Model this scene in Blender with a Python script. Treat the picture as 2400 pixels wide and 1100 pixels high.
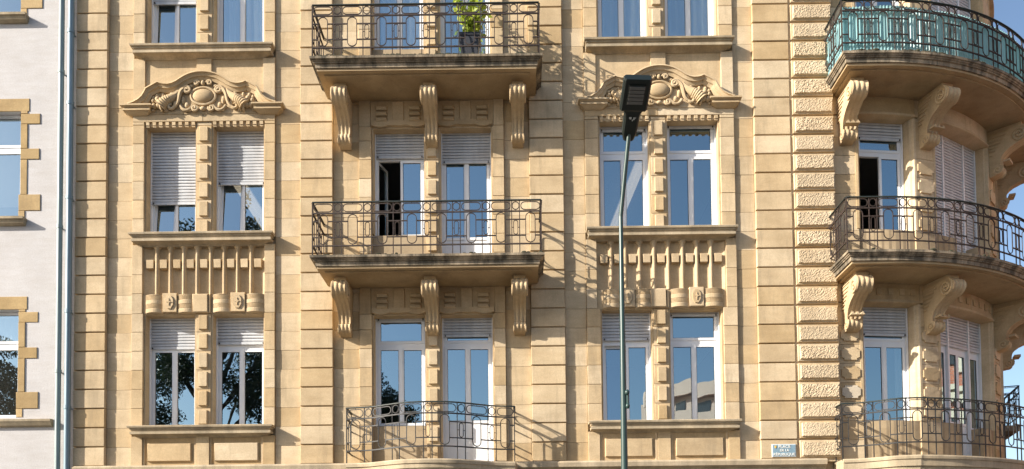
import bpy, math, random
from math import sin, cos, pi, radians, sqrt, atan2
from mathutils import Vector, Matrix
random.seed(7)
for o in list(bpy.data.objects): bpy.data.objects.remove(o)
S = bpy.context.scene
C = S.collection

# ------------------------------------------------------------------ camera
cam = bpy.data.cameras.new('camera'); co = bpy.data.objects.new('camera', cam); C.objects.link(co)
yaw, pitch, roll = -0.00578908, 0.0359311, -0.00974698
fw = Vector((sin(yaw)*cos(pitch), cos(yaw)*cos(pitch), sin(pitch))); rt = Vector((cos(yaw), -sin(yaw), 0)); up = rt.cross(fw)
rt2 = rt*cos(roll)+up*sin(roll); up2 = up*cos(roll)-rt*sin(roll)
M3 = Matrix((rt2, up2, -fw)).transposed()
co.matrix_world = Matrix.Translation((0, -16, 1.6)) @ M3.to_4x4()
cam.sensor_width = 36; cam.sensor_fit = 'HORIZONTAL'; cam.lens = 28.8
cam.shift_x = -0.00212; cam.shift_y = 0.31827
cam.clip_start = 0.1; cam.clip_end = 2000
S.camera = co
# ------------------------------------------------------------------ sky, sun, exposure
SUN = Vector((-2.42, -1.0, 1.24)).normalized()          # towards the sun
el = math.asin(SUN.z); az = atan2(SUN.x, SUN.y)
W = bpy.data.worlds.new('World'); S.world = W; W.use_nodes = True
nt = W.node_tree; bg = nt.nodes['Background']
sky = nt.nodes.new('ShaderNodeTexSky'); sky.sky_type = 'NISHITA'; sky.sun_disc = False
sky.sun_elevation = el; sky.sun_rotation = az
sky.air_density = 1.0; sky.dust_density = 1.5; sky.ozone_density = 1.5
nt.links.new(sky.outputs[0], bg.inputs[0]); bg.inputs[1].default_value = 0.10
sl = bpy.data.lights.new('sun', 'SUN'); so = bpy.data.objects.new('sun', sl); C.objects.link(so)
sl.energy = 5.0; sl.angle = radians(0.5); sl.color = (1.0, 0.93, 0.82)
so.rotation_euler = (-SUN).to_track_quat('-Z', 'Y').to_euler(); so.location = (-30, -20, 30)
S.view_settings.view_transform = 'Standard'; S.view_settings.look = 'None'
S.view_settings.gamma = 1.0; S.view_settings.use_curve_mapping = False
S.view_settings.exposure = 1.06

# ------------------------------------------------------------------ materials
def newmat(name):
    m = bpy.data.materials.new(name); m.use_nodes = True
    n = m.node_tree.nodes; b = n['Principled BSDF']
    return m, m.node_tree, n, b
def nd(t, kind, **kw):
    x = t.nodes.new(kind)
    for k, v in kw.items(): setattr(x, k, v)
    return x
def mixc(t, fac, a, b, blend='MIX'):
    x = nd(t, 'ShaderNodeMix', data_type='RGBA', blend_type=blend)
    for i, v in ((0, fac), (6, a), (7, b)):
        if hasattr(v, 'is_linked'): t.links.new(v, x.inputs[i])
        elif isinstance(v, tuple): x.inputs[i].default_value = (*v, 1)
        else: x.inputs[i].default_value = v
    return x.outputs[2]
def ramp(t, src, p0, p1, c0=(0, 0, 0), c1=(1, 1, 1)):
    r = nd(t, 'ShaderNodeValToRGB'); r.color_ramp.elements[0].position = p0; r.color_ramp.elements[1].position = p1
    r.color_ramp.elements[0].color = (*c0, 1); r.color_ramp.elements[1].color = (*c1, 1)
    t.links.new(src, r.inputs[0]); return r.outputs[0]
def noise(t, scale, stretch=(1, 1, 1), detail=4, rough=.55, off=None):
    g = nd(t, 'ShaderNodeNewGeometry'); mp = nd(t, 'ShaderNodeMapping')
    mp.inputs['Scale'].default_value = stretch
    t.links.new(g.outputs['Position'], mp.inputs[0])
    if off is not None: t.links.new(off, mp.inputs[1])
    x = nd(t, 'ShaderNodeTexNoise'); x.inputs['Scale'].default_value = scale
    x.inputs['Detail'].default_value = detail; x.inputs['Roughness'].default_value = rough
    t.links.new(mp.outputs[0], x.inputs[0]); return x.outputs[0]
def stone(name, c0, c1, mottle=1.0, dirt=0.42, bump=.25, dark=(.17, .135, .095), bscale=60, rough_tool=0, dpos=(.52, .72)):
    m, t, n, b = newmat(name)
    oi = nd(t, 'ShaderNodeObjectInfo')
    rnd = nd(t, 'ShaderNodeVectorMath', operation='SCALE'); rnd.inputs[0].default_value = (3.1, 1.7, 5.3)
    t.links.new(oi.outputs['Random'], rnd.inputs['Scale'])
    cr = nd(t, 'ShaderNodeValToRGB'); cr.color_ramp.interpolation = 'LINEAR'; t.links.new(oi.outputs['Random'], cr.inputs[0])
    lerp = lambda f, g=1.0: tuple((a+(b_-a)*f)*g for a, b_ in zip(c0, c1))+(1,)
    stops = [(0, lerp(0, .93)), (.12, lerp(.55)), (.24, lerp(.2, 1.02)), (.36, lerp(1.0, 1.03)), (.5, lerp(.45, .95)), (.62, lerp(.8)), (.74, lerp(.1)), (.86, lerp(1.15)), (1, lerp(.5, .88))]
    cr.color_ramp.elements[0].position, cr.color_ramp.elements[0].color = stops[0]; cr.color_ramp.elements[1].position, cr.color_ramp.elements[1].color = stops[-1]
    for p_, c_ in stops[1:-1]: e_ = cr.color_ramp.elements.new(p_); e_.color = c_
    base = cr.outputs[0]
    mott = ramp(t, noise(t, 1.6, (1, 1, 1), 5, .6, rnd.outputs[0]), .28, .75, (.75, .71, .65), (1.11, 1.09, 1.05))
    base = mixc(t, mottle, base, mott, 'MULTIPLY')
    bed = ramp(t, noise(t, 3, (.9, .9, 4.5), 4, .65, rnd.outputs[0]), .3, .75, (.88, .84, .79), (1.06, 1.06, 1.06))
    base = mixc(t, .55, base, bed, 'MULTIPLY')
    fine = ramp(t, noise(t, 45, (1, 1, 1), 2), .3, .7, (.88, .88, .88), (1.08, 1.08, 1.08))
    base = mixc(t, .8, base, fine, 'MULTIPLY')
    d = ramp(t, noise(t, 1.7, (2.2, 2.2, .35), 8, .72), dpos[0], dpos[1])
    dm = nd(t, 'ShaderNodeMath', operation='MULTIPLY'); dm.inputs[1].default_value = dirt; t.links.new(d, dm.inputs[0])
    base = mixc(t, dm.outputs[0], base, dark)
    t.links.new(base, b.inputs['Base Color']); b.inputs['Roughness'].default_value = .9
    b.inputs['Specular IOR Level'].default_value = .2
    bp = nd(t, 'ShaderNodeBump'); bp.inputs['Strength'].default_value = bump; bp.inputs['Distance'].default_value = .01
    t.links.new(noise(t, bscale, (1, 1, 1), 5, .6), bp.inputs['Height']); t.links.new(bp.outputs[0], b.inputs['Normal'])
    return m
def plain(name, col, rough=.5, metal=0, var=0.0, vs=8, spec=.5, stretch=(1, 1, 1)):
    m, t, n, b = newmat(name)
    b.inputs['Roughness'].default_value = rough; b.inputs['Metallic'].default_value = metal; b.inputs['Specular IOR Level'].default_value = spec
    if var:
        v = ramp(t, noise(t, vs, stretch, 5), .3, .7, (1-var,)*3, (1+var,)*3)
        t.links.new(mixc(t, 1.0, col, v, 'MULTIPLY'), b.inputs['Base Color'])
    else: b.inputs['Base Color'].default_value = (*col, 1)
    return m
M = {}
M['sand'] = stone('sandstone', (.515, .385, .225), (.625, .52, .375))
M['trim'] = stone('sandstone_carved', (.53, .41, .26), (.59, .475, .325), 1.0, .3)
M['sill'] = stone('sandstone_weathered_sill', (.52, .435, .31), (.56, .47, .345), 1.0, .45, .3, (.13, .12, .095), dpos=(.38, .62))
M['slab'] = stone('sandstone_lichen_slab', (.48, .40, .30), (.50, .42, .32), 1.0, .86, .5, (.045, .043, .036), dpos=(.36, .58))
M['soffit'] = stone('sandstone_shaded_underside', (.44, .335, .205), (.47, .365, .235), 1.0, .45)  # darker than the carved stone: some underside shade put into the colour, plus stains
M['rust'] = stone('sandstone_hammered', (.57, .465, .33), (.63, .525, .385), 1.0, .15, .9, bscale=26)
M['mortar'] = stone('mortar', (.40, .32, .22), (.42, .34, .24), 1.0, .3)
M['ochre'] = stone('ochre_stone', (.43, .31, .155), (.50, .375, .21), 1.0, .3)
M['plaqueold'] = stone('pale_replacement_stone', (.58, .52, .43), (.60, .54, .45), 1.0, .1)
M['render'] = stone('pinkish_white_render', (.525, .515, .525), (.525, .515, .525), .35, .16, .25, (.45, .42, .43), 25)
M['iron'] = plain('rusty_wrought_iron', (.034, .021, .016), .75, .0, .55, 30)
M['iron2'] = plain('grey_painted_iron', (.022, .021, .021), .6, .0, .4, 30)
M['handrail'] = plain('dark_green_iron_handrail', (.020, .028, .025), .55)
M['pvc'] = plain('white_window_plastic', (.76, .77, .79), .35, 0, .03, 3)
M['shutter'] = plain('grey_white_shutter_slat', (.52, .53, .55), .45, 0, .12, 3, stretch=(2.5, 1, .5))
M['dark'] = plain('dark_gasket', (.02, .02, .02), .8)
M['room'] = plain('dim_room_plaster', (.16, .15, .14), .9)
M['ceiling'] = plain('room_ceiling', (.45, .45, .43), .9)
M['zinc'] = plain('zinc_downpipe', (.21, .26, .26), .5, .2, .15, 6, stretch=(4, 4, .4))
M['bluepipe'] = plain('blue_grey_downpipe', (.17, .25, .30), .45, .1, .15, 6, stretch=(4, 4, .4))
M['cable'] = plain('dark_cable', (.03, .03, .03), .7)
M['lampgreen'] = plain('green_lamp_pole_paint', (.028, .058, .052), .35, 0, .1, 5)
M['lampblack'] = plain('black_green_lamp_housing', (.012, .018, .016), .4)
M['led'] = plain('led_lens_panel', (.17, .17, .165), .3)
M['whitemark'] = plain('white_mark', (.7, .72, .7), .5)
M['sign'] = plain('blue_grey_enamel', (.19, .29, .36), .35, 0, .12, 20)
M['signedge'] = plain('pale_enamel_edge', (.50, .56, .60), .4)
M['signtext'] = plain('off_white_letter', (.70, .70, .66), .5)
M['gold'] = plain('gold_emblem', (.62, .42, .08), .4)
M['pot'] = plain('dark_grey_plastic_pot', (.035, .037, .045), .55)
M['moss'] = plain('dark_moss', (.035, .035, .018), .95, 0, .5, 40)
M['bark'] = plain('tree_bark', (.07, .055, .04), .95, 0, .3, 12)
M['ground'] = plain('pale_paving', (.075, .072, .066), .9, 0, .12, 1.5)
M['asphalt'] = plain('asphalt', (.055, .055, .056), .9, 0, .15, 3)
M['pink'] = plain('pinkish_concrete', (.62, .47, .39), .85, 0, .06, 1)
M['darkglass'] = plain('dark_window_glass', (.03, .04, .05), .05)
M['brickstone'] = plain('cream_stone_band', (.50, .45, .36), .85, 0, .08, 2)
M['roof'] = plain('grey_roof', (.10, .10, .11), .7)
def leafmat(name, a, b_, trans=.35):
    m, t, n, b = newmat(name)
    c = mixc(t, ramp(t, noise(t, 2.5), .35, .65), a, b_)
    t.links.new(c, b.inputs['Base Color']); b.inputs['Roughness'].default_value = .5
    tr = nd(t, 'ShaderNodeBsdfTranslucent'); t.links.new(c, tr.inputs[0])
    mx = nd(t, 'ShaderNodeMixShader'); mx.inputs[0].default_value = trans
    t.links.new(b.outputs[0], mx.inputs[1]); t.links.new(tr.outputs[0], mx.inputs[2])
    t.links.new(mx.outputs[0], n['Material Output'].inputs[0]); return m
M['leaf'] = leafmat('tree_leaf', (.016, .027, .009), (.03, .045, .016), .2)
M['shrub'] = leafmat('yellow_green_leaf', (.30, .40, .04), (.48, .54, .09), .5)
def glassmat():
    m, t, n, b = newmat('window_glass'); n.remove(b)
    gl = nd(t, 'ShaderNodeBsdfGlossy'); gl.inputs['Roughness'].default_value = 0.0; gl.inputs['Color'].default_value = (.74, .93, 1, 1)
    tr = nd(t, 'ShaderNodeBsdfTransparent'); tr.inputs[0].default_value = (.90, .93, .93, 1)
    fr = nd(t, 'ShaderNodeFresnel'); fr.inputs[0].default_value = 1.9
    ad = nd(t, 'ShaderNodeMath', operation='MULTIPLY_ADD'); ad.use_clamp = True
    t.links.new(fr.outputs[0], ad.inputs[0]); ad.inputs[1].default_value = 1.3; ad.inputs[2].default_value = .33
    bp = nd(t, 'ShaderNodeBump'); bp.inputs['Strength'].default_value = .10; bp.inputs['Distance'].default_value = .01
    t.links.new(noise(t, 1.9, (1, 1, 1), 1), bp.inputs['Height']); t.links.new(bp.outputs[0], gl.inputs['Normal'])
    gb = nd(t, 'ShaderNodeNewGeometry'); iv = nd(t, 'ShaderNodeMath', operation='SUBTRACT'); iv.inputs[0].default_value = 1.0; t.links.new(gb.outputs['Backfacing'], iv.inputs[1])
    ml = nd(t, 'ShaderNodeMath', operation='MULTIPLY'); t.links.new(iv.outputs[0], ml.inputs[0]); t.links.new(ad.outputs[0], ml.inputs[1])
    mx = nd(t, 'ShaderNodeMixShader'); t.links.new(ml.outputs[0], mx.inputs[0])
    t.links.new(tr.outputs[0], mx.inputs[1]); t.links.new(gl.outputs[0], mx.inputs[2])
    t.links.new(mx.outputs[0], n['Material Output'].inputs[0]); return m
M['glass'] = glassmat()
def cloth(name, col, trans):
    m, t, n, b = newmat(name)
    b.inputs['Base Color'].default_value = (*col, 1); b.inputs['Roughness'].default_value = .8
    tr = nd(t, 'ShaderNodeBsdfTranslucent'); tr.inputs[0].default_value = (*col, 1)
    mx = nd(t, 'ShaderNodeMixShader'); mx.inputs[0].default_value = trans
    t.links.new(b.outputs[0], mx.inputs[1]); t.links.new(tr.outputs[0], mx.inputs[2])
    t.links.new(mx.outputs[0], n['Material Output'].inputs[0]); return m
M['curtain'] = cloth('grey_blue_net_curtain', (.86, .87, .89), .25)
M['voile'] = cloth('white_voile', (.70, .72, .74), .3)
M['canvas'] = cloth('dark_green_canvas', (.02, .07, .06), .1)
M['turq'] = cloth('turquoise_corrugated_plastic', (.36, .62, .66), .5)
M['turq'].node_tree.nodes['Principled BSDF'].inputs['Roughness'].default_value = .25
def brickmat():
    m, t, n, b = newmat('red_brick_courses')
    g = nd(t, 'ShaderNodeNewGeometry'); sx = nd(t, 'ShaderNodeSeparateXYZ'); t.links.new(g.outputs['Position'], sx.inputs[0])
    ad = nd(t, 'ShaderNodeMath', operation='ADD'); t.links.new(sx.outputs[0], ad.inputs[0]); t.links.new(sx.outputs[1], ad.inputs[1])
    cx = nd(t, 'ShaderNodeCombineXYZ'); t.links.new(ad.outputs[0], cx.inputs[0]); t.links.new(sx.outputs[2], cx.inputs[1])
    br = nd(t, 'ShaderNodeTexBrick'); br.inputs['Scale'].default_value = 3.5
    br.inputs['Color1'].default_value = (.36, .10, .05, 1); br.inputs['Color2'].default_value = (.28, .08, .045, 1); br.inputs['Mortar'].default_value = (.35, .27, .22, 1)
    br.inputs['Mortar Size'].default_value = .02
    t.links.new(cx.outputs[0], br.inputs[0]); t.links.new(br.outputs[0], b.inputs['Base Color']); b.inputs['Roughness'].default_value = .9
    return m
M['brick'] = brickmat()

# ------------------------------------------------------------------ mesh builder
WC = {}
class MB:
    def __init__(s): s.v = []; s.f = []
    def add(s, vs, fs):
        n = len(s.v); s.v += [tuple(p) for p in vs]; s.f += [tuple(i+n for i in q) for q in fs]; return s
    def box(s, x0, x1, y0, y1, z0, z1):
        return s.add([(x0, y0, z0), (x1, y0, z0), (x1, y1, z0), (x0, y1, z0), (x0, y0, z1), (x1, y0, z1), (x1, y1, z1), (x0, y1, z1)],
                     [(0, 3, 2, 1), (4, 5, 6, 7), (0, 1, 5, 4), (1, 2, 6, 5), (2, 3, 7, 6), (3, 0, 4, 7)])
    def cbox(s, x0, x1, y0, y1, z0, z1, c=.008, n=1):
        # box with a chamfered front (y0) rim, n segments along x
        xs = [x0+(x1-x0)*i/n for i in range(n+1)]; xi = [x0+c]+xs[1:-1]+[x1-c]
        vs = []; fs = []
        for i in range(n+1):
            vs += [(xs[i], y1, z0), (xs[i], y0+c, z0), (xi[i], y0, z0+c), (xi[i], y0, z1-c), (xs[i], y0+c, z1), (xs[i], y1, z1)]
        for i in range(n):
            a = 6*i; b = a+6
            for k in range(5): fs.append((a+k, b+k, b+k+1, a+k+1))
        e = 6*n
        fs += [(0, 1, 2, 3, 4, 5)[::-1], (e, e+1, e+2, e+3, e+4, e+5)]
        return s.add(vs, fs)
    def prism(s, poly, y0, y1):
        n = len(poly); vs = [(x, y0, z) for x, z in poly]+[(x, y1, z) for x, z in poly]
        fs = [tuple(range(n)), tuple(range(2*n-1, n-1, -1))]+[((i+1) % n, i, n+i, n+(i+1) % n) for i in range(n)]
        return s.add(vs, fs)
    def loft(s, rings, closed=True, caps=True):
        n = len(rings[0]); vs = [p for r in rings for p in r]; fs = []
        for i in range(len(rings)-1):
            for k in range(n if closed else n-1):
                a = i*n+k; b = i*n+(k+1) % n; fs.append((a, b, b+n, a+n))
        if caps and closed: fs += [tuple(range(n-1, -1, -1)), tuple((len(rings)-1)*n+k for k in range(n))]
        return s.add(vs, fs)
    def tube(s, pts, r, n=5, closed=False, rf=None):
        pts = [Vector(p) for p in pts]; m = len(pts); rings = []
        ref = None
        for i, p in enumerate(pts):
            a = pts[(i-1) % m] if (closed or i > 0) else p; b = pts[(i+1) % m] if (closed or i < m-1) else p
            t = (b-a).normalized()
            if ref is None:
                ref = Vector((0, 1, 0)) if abs(t.y) < .8 else Vector((1, 0, 0))
            u = (ref-t*ref.dot(t)).normalized(); ref = u; w = t.cross(u)
            rr = r if rf is None else rf(i/(m-1))
            rings.append([p+(u*cos(2*pi*k/n+pi/4)+w*sin(2*pi*k/n+pi/4))*rr for k in range(n)])
        if closed: rings.append(rings[0]); return s.loft(rings, True, False)
        return s.loft(rings)
    def ledge(s, x0, x1, prof, yb=.05, ends=(1, 1)):
        # prof: list (z, projection) bottom to top; mitred returns at both ends
        rings = [[(x0-p*ends[0], yb, z), (x0-p*ends[0], -p, z), (x1+p*ends[1], -p, z), (x1+p*ends[1], yb, z)] for z, p in prof]
        return s.loft(rings)
    def ell(s, c, r, nu=14, nv=9):
        vs = []; fs = []
        for j in range(nv+1):
            ph = pi*j/nv
            for i in range(nu):
                th = 2*pi*i/nu; vs.append((c[0]+r[0]*sin(ph)*cos(th), c[1]+r[1]*sin(ph)*sin(th), c[2]+r[2]*cos(ph)))
        for j in range(nv):
            for i in range(nu): fs.append((j*nu+i, j*nu+(i+1) % nu, (j+1)*nu+(i+1) % nu, (j+1)*nu+i))
        return s.add(vs, fs)
    def xf(s, fn): s.v = [fn(*p) for p in s.v]; return s
    def build(s, name, mat, parent=None, smooth=False, recalc=True):
        xs = list(zip(*s.v)); c = Vector([(min(a)+max(a))/2 for a in xs])
        me = bpy.data.meshes.new(name); me.from_pydata([tuple(Vector(p)-c) for p in s.v], [], s.f); me.update()
        if recalc:
            import bmesh
            b = bmesh.new(); b.from_mesh(me); bmesh.ops.recalc_face_normals(b, faces=b.faces); b.to_mesh(me); b.free()
        if smooth:
            me.polygons.foreach_set('use_smooth', [True]*len(me.polygons))
            try: me.set_sharp_from_angle(angle=radians(38))
            except Exception: pass
        me.materials.append(M[mat] if isinstance(mat, str) else mat)
        o = bpy.data.objects.new(name, me); C.objects.link(o)
        place(o, c, parent); return o
def place(o, c, parent):
    WC[o] = Vector(c); o.parent = parent
    o.location = Vector(c)-(WC[parent] if parent else Vector((0, 0, 0)))
def empty(name, loc, parent=None):
    o = bpy.data.objects.new(name, None); C.objects.link(o); o.empty_display_size = .2; place(o, loc, parent); return o
def tag(o, label, cat, group=None, kind=None):
    if label: o['label'] = label
    if cat: o['category'] = cat
    if group: o['group'] = group
    if kind: o['kind'] = kind
    return o
def bx(name, mat, parent, *a): return MB().box(*a).build(name, mat, parent)
def struct(o): o['kind'] = 'structure'; return o

# ------------------------------------------------------------------ setting
struct(MB().add([(-600, -600, 0), (600, -600, 0), (600, 600, 0), (-600, 600, 0)], [(0, 1, 2, 3)]).build('ground', 'ground'))
struct(MB().add([(-120, -14, .004), (120, -14, .004), (120, -5, .004), (-120, -5, .004)], [(0, 1, 2, 3)]).build('road', 'asphalt'))

# ------------------------------------------------------------------ main building
B = empty('sandstone_building', (-1.2, 0, 0))
tag(B, 'ornate yellow sandstone corner building with balconies and a rounded corner bay', 'building')
PITCH = .379
def ZJ(k): return 13.195-PITCH*k
CX, CY, RT = 6.9, 4.73, 4.70
CYR = 4.45            # centre of the balcony sweep
SEND = RT*radians(72)
def T(s, d, z):
    if s <= 0: return (CX+s, CY-RT+d, z)
    if s > SEND:
        th = SEND/RT; e = s-SEND; r = RT-d
        return (CX+r*sin(th)+e*cos(th), CY-r*cos(th)+e*sin(th), z)
    th = s/RT; r = RT-d
    return (CX+r*sin(th), CY-r*cos(th), z)
BAYS = {'L': dict(x0=-7.606, x1=-4.768, a=(-7.375, -6.335), b=(-6.04, -4.975)),
        'C': dict(x0=-3.10, x1=-.215, a=(-2.85, -1.78), b=(-1.515, -.445)),
        'R': dict(x0=1.385, x1=4.353, a=(1.66, 2.70), b=(2.998, 4.072))}
ST = [4.87, 8.69, 12.48]            # sill tops
HD = [7.12, 10.985, 14.6]           # heads, left and right bay
HC = [7.06, 10.83, 14.5]            # heads, centre bay
FL = [4.12, 7.83, 11.60]            # balcony floors
openings = []
for k in 'LR':
    for i in range(3):
        for w in 'ab': openings.append((*BAYS[k][w], ST[i], HD[i]))
for i in range(3):
    openings.append((*BAYS['C']['a'], ST[i]-.02, HC[i])); openings.append((*BAYS['C']['b'], FL[i], HC[i]))
ZT = 16.0
def wallboxes(mb, x0, x1, z0, z1, y0, y1, ops):
    xs = sorted({x0, x1, *[v for o in ops for v in o[:2]]})
    for a, b in zip(xs, xs[1:]):
        zs = [z0]
        for o in sorted([o for o in ops if o[0] <= a+1e-6 and o[1] >= b-1e-6], key=lambda o: o[2]): zs += [o[2], o[3]]
        zs.append(z1)
        for c, d in zip(zs[::2], zs[1::2]):
            if d > c: mb.box(a, b, y0, y1, c, d)
niches = [(BAYS[k]['x0']+.215, BAYS[k]['x1']-.215, 7.52, 8.50) for k in 'LR']
wall = MB(); wallboxes(wall, -8.73, 6.31, 0, ZT, .045, .20, openings+niches); wallboxes(wall, -8.73, 6.31, 0, ZT, .201, .42, openings); wall = wall.build('wall', 'mortar', B)

def ashlar(x0, x1, zlo, zhi, y0=0, y1=.05, split=None, name='ashlar_stone', mat='sand', parent=None, gap=.0035, c=.003, y0f=None):
    parent = parent or wall
    for k in range(-8, 26):
        za, zb = ZJ(k+1), ZJ(k)
        za = max(za, zlo); zb = min(zb, zhi)
        if zb-za < .05: continue
        cuts = [x0, x1]
        if split and (k % 2 == 0): cuts = [x0]+split+[x1]
        for a, b in zip(cuts, cuts[1:]):
            yy = y0+random.uniform(-.003, .003)
            MB().cbox(a+gap/2, b-gap/2, yy, y1, za+gap/2, zb-gap/2, c).build(name, mat, parent)
for (a, b) in ((-8.105, -7.606), (-4.768, -4.258), (-3.614, -3.10), (-.215, .283), (.959, 1.385), (4.353, 4.74)):
    ashlar(a, b, ZJ(24), 14.71)
# pilasters of smooth quoin blocks, one of hammered blocks
for a, b in ((-8.73, -8.105), (-4.258, -3.614), (.283, .959), (4.74, 5.456)):
    core = MB().box(a+.004, b-.004, -.034, .044, 4.05, ZT).build('pilaster', 'trim', B)
    for k in range(-4, 24):
        y = -.085+random.uniform(-.004, .004)
        MB().cbox(a+random.uniform(0, .004), b-random.uniform(0, .004), y, .0, ZJ(k+1)+.012, ZJ(k)-.012, .009).build('quoin_stone', 'sand', core)
core = MB().box(5.458, 6.312, -.05, .044, 4.05, ZT).build('pilaster', 'trim', B)
for k in range(-4, 24):
    fr = MB().cbox(5.50, 6.31, -.095, -.03, ZJ(k+1)+.018, ZJ(k)-.018, .012)
    fr = fr.build('quoin_stone', 'sand', core)
    # rough hammered cushion
    nx, nz = 42, 17; x0, x1, z0, z1 = 5.535, 6.285, ZJ(k+1)+.05, ZJ(k)-.05
    vs = []; fs = []
    rr = random.Random(k+50); amp_ = rr.uniform(.007, .0135)
    for j in range(nz+1):
        for i in range(nx+1):
            e = min(i, nx-i, j, nz-j); d = -.095+.004 if e == 0 else -.124-rr.uniform(0, amp_)*(1.4 if rr.random() < .12 else 1)
            vs.append((x0+(x1-x0)*i/nx+(rr.uniform(-.008, .008) if 0 < i < nx else 0), d, z0+(z1-z0)*j/nz+(rr.uniform(-.008, .008) if 0 < j < nz else 0)))
    for j in range(nz):
        for i in range(nx):
            a = j*(nx+1)+i; fs.append((a, a+1, a+nx+2)); fs.append((a, a+nx+2, a+nx+1))
    MB().add(vs, fs).build('hammered_face', 'rust', core)

# ------------------------------------------------------------------ windows
def slat_mb(x0, x1, z0, z1, y):
    mb = MB(); p = .062; n = max(1, int(round((z1-z0)/p))); p = (z1-z0)/n
    prof = []
    for i in range(n):
        zt = z1-i*p
        prof += [(y+.004, zt), (y-.008, zt-.12*p), (y-.012, zt-.45*p), (y-.006, zt-.78*p), (y+.020, zt-.80*p), (y+.020, zt-.995*p)]
    mb.loft([[(x0, a, b) for a, b in prof], [(x1, a, b) for a, b in prof]], closed=False, caps=False)
    return mb
def sash(par, x0, x1, z0, z1, y, xf, fw=.05, panel=None, name='sash', rot=None, tilt=None, cut=None):
    """a glazed leaf; rot = (hinge side, angle) swings inward, tilt = lean of the top inward"""
    def g(X, Y, Z):
        if rot:
            hx = x0 if rot[0] < 0 else x1; a = rot[1]; dx, dy = X-hx, Y-y
            sg = 1 if rot[0] < 0 else -1
            X = hx+dx*cos(a)-sg*dy*sin(a)*1.0; Y = y+sg*dx*sin(a)+dy*cos(a)
        if tilt: Y = Y+(Z-z0)*tilt
        return xf(X, Y, Z)
    if not tilt and not rot: tilt = random.uniform(-.006, .006)
    f = MB(); t = .05
    zs = z0+(panel or 0)
    f.box(x0, x0+fw, y, y+t, z0, z1); f.box(x1-fw, x1, y, y+t, z0, z1)
    f.box(x0+fw, x1-fw, y+.001, y+t-.001, z1-fw, z1); f.box(x0+fw, x1-fw, y+.001, y+t-.001, z0, z0+fw)
    if panel:
        f.box(x0+fw, x1-fw, y+.001, y+t-.001, zs-fw*.5, zs+fw*.5)
    s_ = f.xf(g).build(name, 'pvc', par)
    if panel: MB().box(x0+fw-.002, x1-fw+.002, y+.018, y+.034, z0+fw-.002, zs-fw*.5+.002).xf(g).build('door_panel', 'pvc', par)
    zb = zs+fw*.5 if panel else z0+fw
    MB().box(x0+fw-.004, x1-fw+.004, y+.022, y+.028, zb-.004, z1-fw+.004).xf(g).build('pane', 'glass', par)
    gk = MB()
    for a in ((x0+fw, x0+fw+.007, zb, z1-fw), (x1-fw-.007, x1-fw, zb, z1-fw), (x0+fw, x1-fw, z1-fw-.007, z1-fw), (x0+fw, x1-fw, zb, zb+.007)):
        gk.box(a[0], a[1], y+.012, y+.021, a[2], a[3])
    gk.xf(g).build('gasket', 'dark', par)
def window(x0, x1, z0, z1, shut, trans, yf=.24, xf=None, leaves=2, panel=None, openl=None, tiltl=None, narrow_top=True, single=False, par=None, parts=None):
    """opening rectangle, shutter bottom height, transom height"""
    xf = xf or (lambda X, Y, Z: (X, Y, Z))
    f = MB(); ft = .042; gw = .022
    f.box(x0, x0+gw, yf-.06, yf+.07, z0, z1); f.box(x1-gw, x1, yf-.06, yf+.07, z0, z1)      # guides
    f.box(x0+gw, x0+gw+ft, yf, yf+.069, z0, z1); f.box(x1-gw-ft, x1-gw, yf, yf+.069, z0, z1)
    f.box(x0+gw+ft, x1-gw-ft, yf+.002, yf+.068, z0, z0+ft); f.box(x0+gw+ft, x1-gw-ft, yf+.002, yf+.068, z1-ft, z1)
    if trans: f.box(x0+gw+ft, x1-gw-ft, yf+.002, yf+.068, trans-.055, trans+.055)
    w = f.xf(xf).build('window', 'pvc', par or B)
    xl, xr = x0+gw+ft*.55, x1-gw-ft*.55
    top = (trans-.05) if trans else z1-ft*.6
    if trans and shut > trans+.03:
        sash(w, xl, xr, trans+.03, z1-.01, yf-.012, xf, name='fanlight')
    n = leaves; ws = (xr-xl)/n
    for i in range(n):
        if parts: a, b = parts[i]
        else: a, b = xl+ws*i, xl+ws*(i+1)
        sash(w, a+.002, b-.002, z0+ft*.6, top, yf-.014, xf, panel=panel,
             rot=(-1, openl) if (openl and i == 0) else None, tilt=tiltl[i] if tiltl else None)
    if not openl and n == 2 and not tiltl:
        xm = (xl+xr)/2; MB().box(xm-.028, xm+.028, yf-.026, yf-.015, z0+ft*.6, top-.004).xf(xf).build('mullion_strip', 'pvc', w)
    ztop = z1+.02
    if shut < z1-.02:
        slat_mb(x0+gw*.6, x1-gw*.6, shut+.05, ztop, yf-.035).xf(xf).build('roller_shutter', 'shutter', w, recalc=False)
        MB().box(x0+gw*.6, x1-gw*.6, yf-.052, yf-.022, shut, shut+.05).xf(xf).build('shutter_bottom_bar', 'shutter', w)
        for xx in (x0+gw+.04, x1-gw-.04): MB().box(xx-.009, xx+.009, yf-.075, yf-.05, shut+.006, shut+.036).xf(xf).build('shutter_stop', 'dark', w)
    return w
TR = [6.52, 10.335, 14.1]
shutL = {('L', 0, 'a'): 6.475, ('L', 0, 'b'): 6.56, ('L', 1, 'a'): 9.42, ('L', 1, 'b'): 9.81, ('L', 2, 'a'): 13.56, ('L', 2, 'b'): 14.3,
         ('R', 0, 'a'): 6.55, ('R', 0, 'b'): 7.02, ('R', 1, 'a'): 10.80, ('R', 1, 'b'): 10.85, ('R', 2, 'a'): 14.4, ('R', 2, 'b'): 14.4,
         ('C', 0, 'a'): 7.0, ('C', 0, 'b'): 6.66, ('C', 1, 'a'): 10.31, ('C', 1, 'b'): 10.19, ('C', 2, 'a'): 14.2, ('C', 2, 'b'): 14.2}
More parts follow.
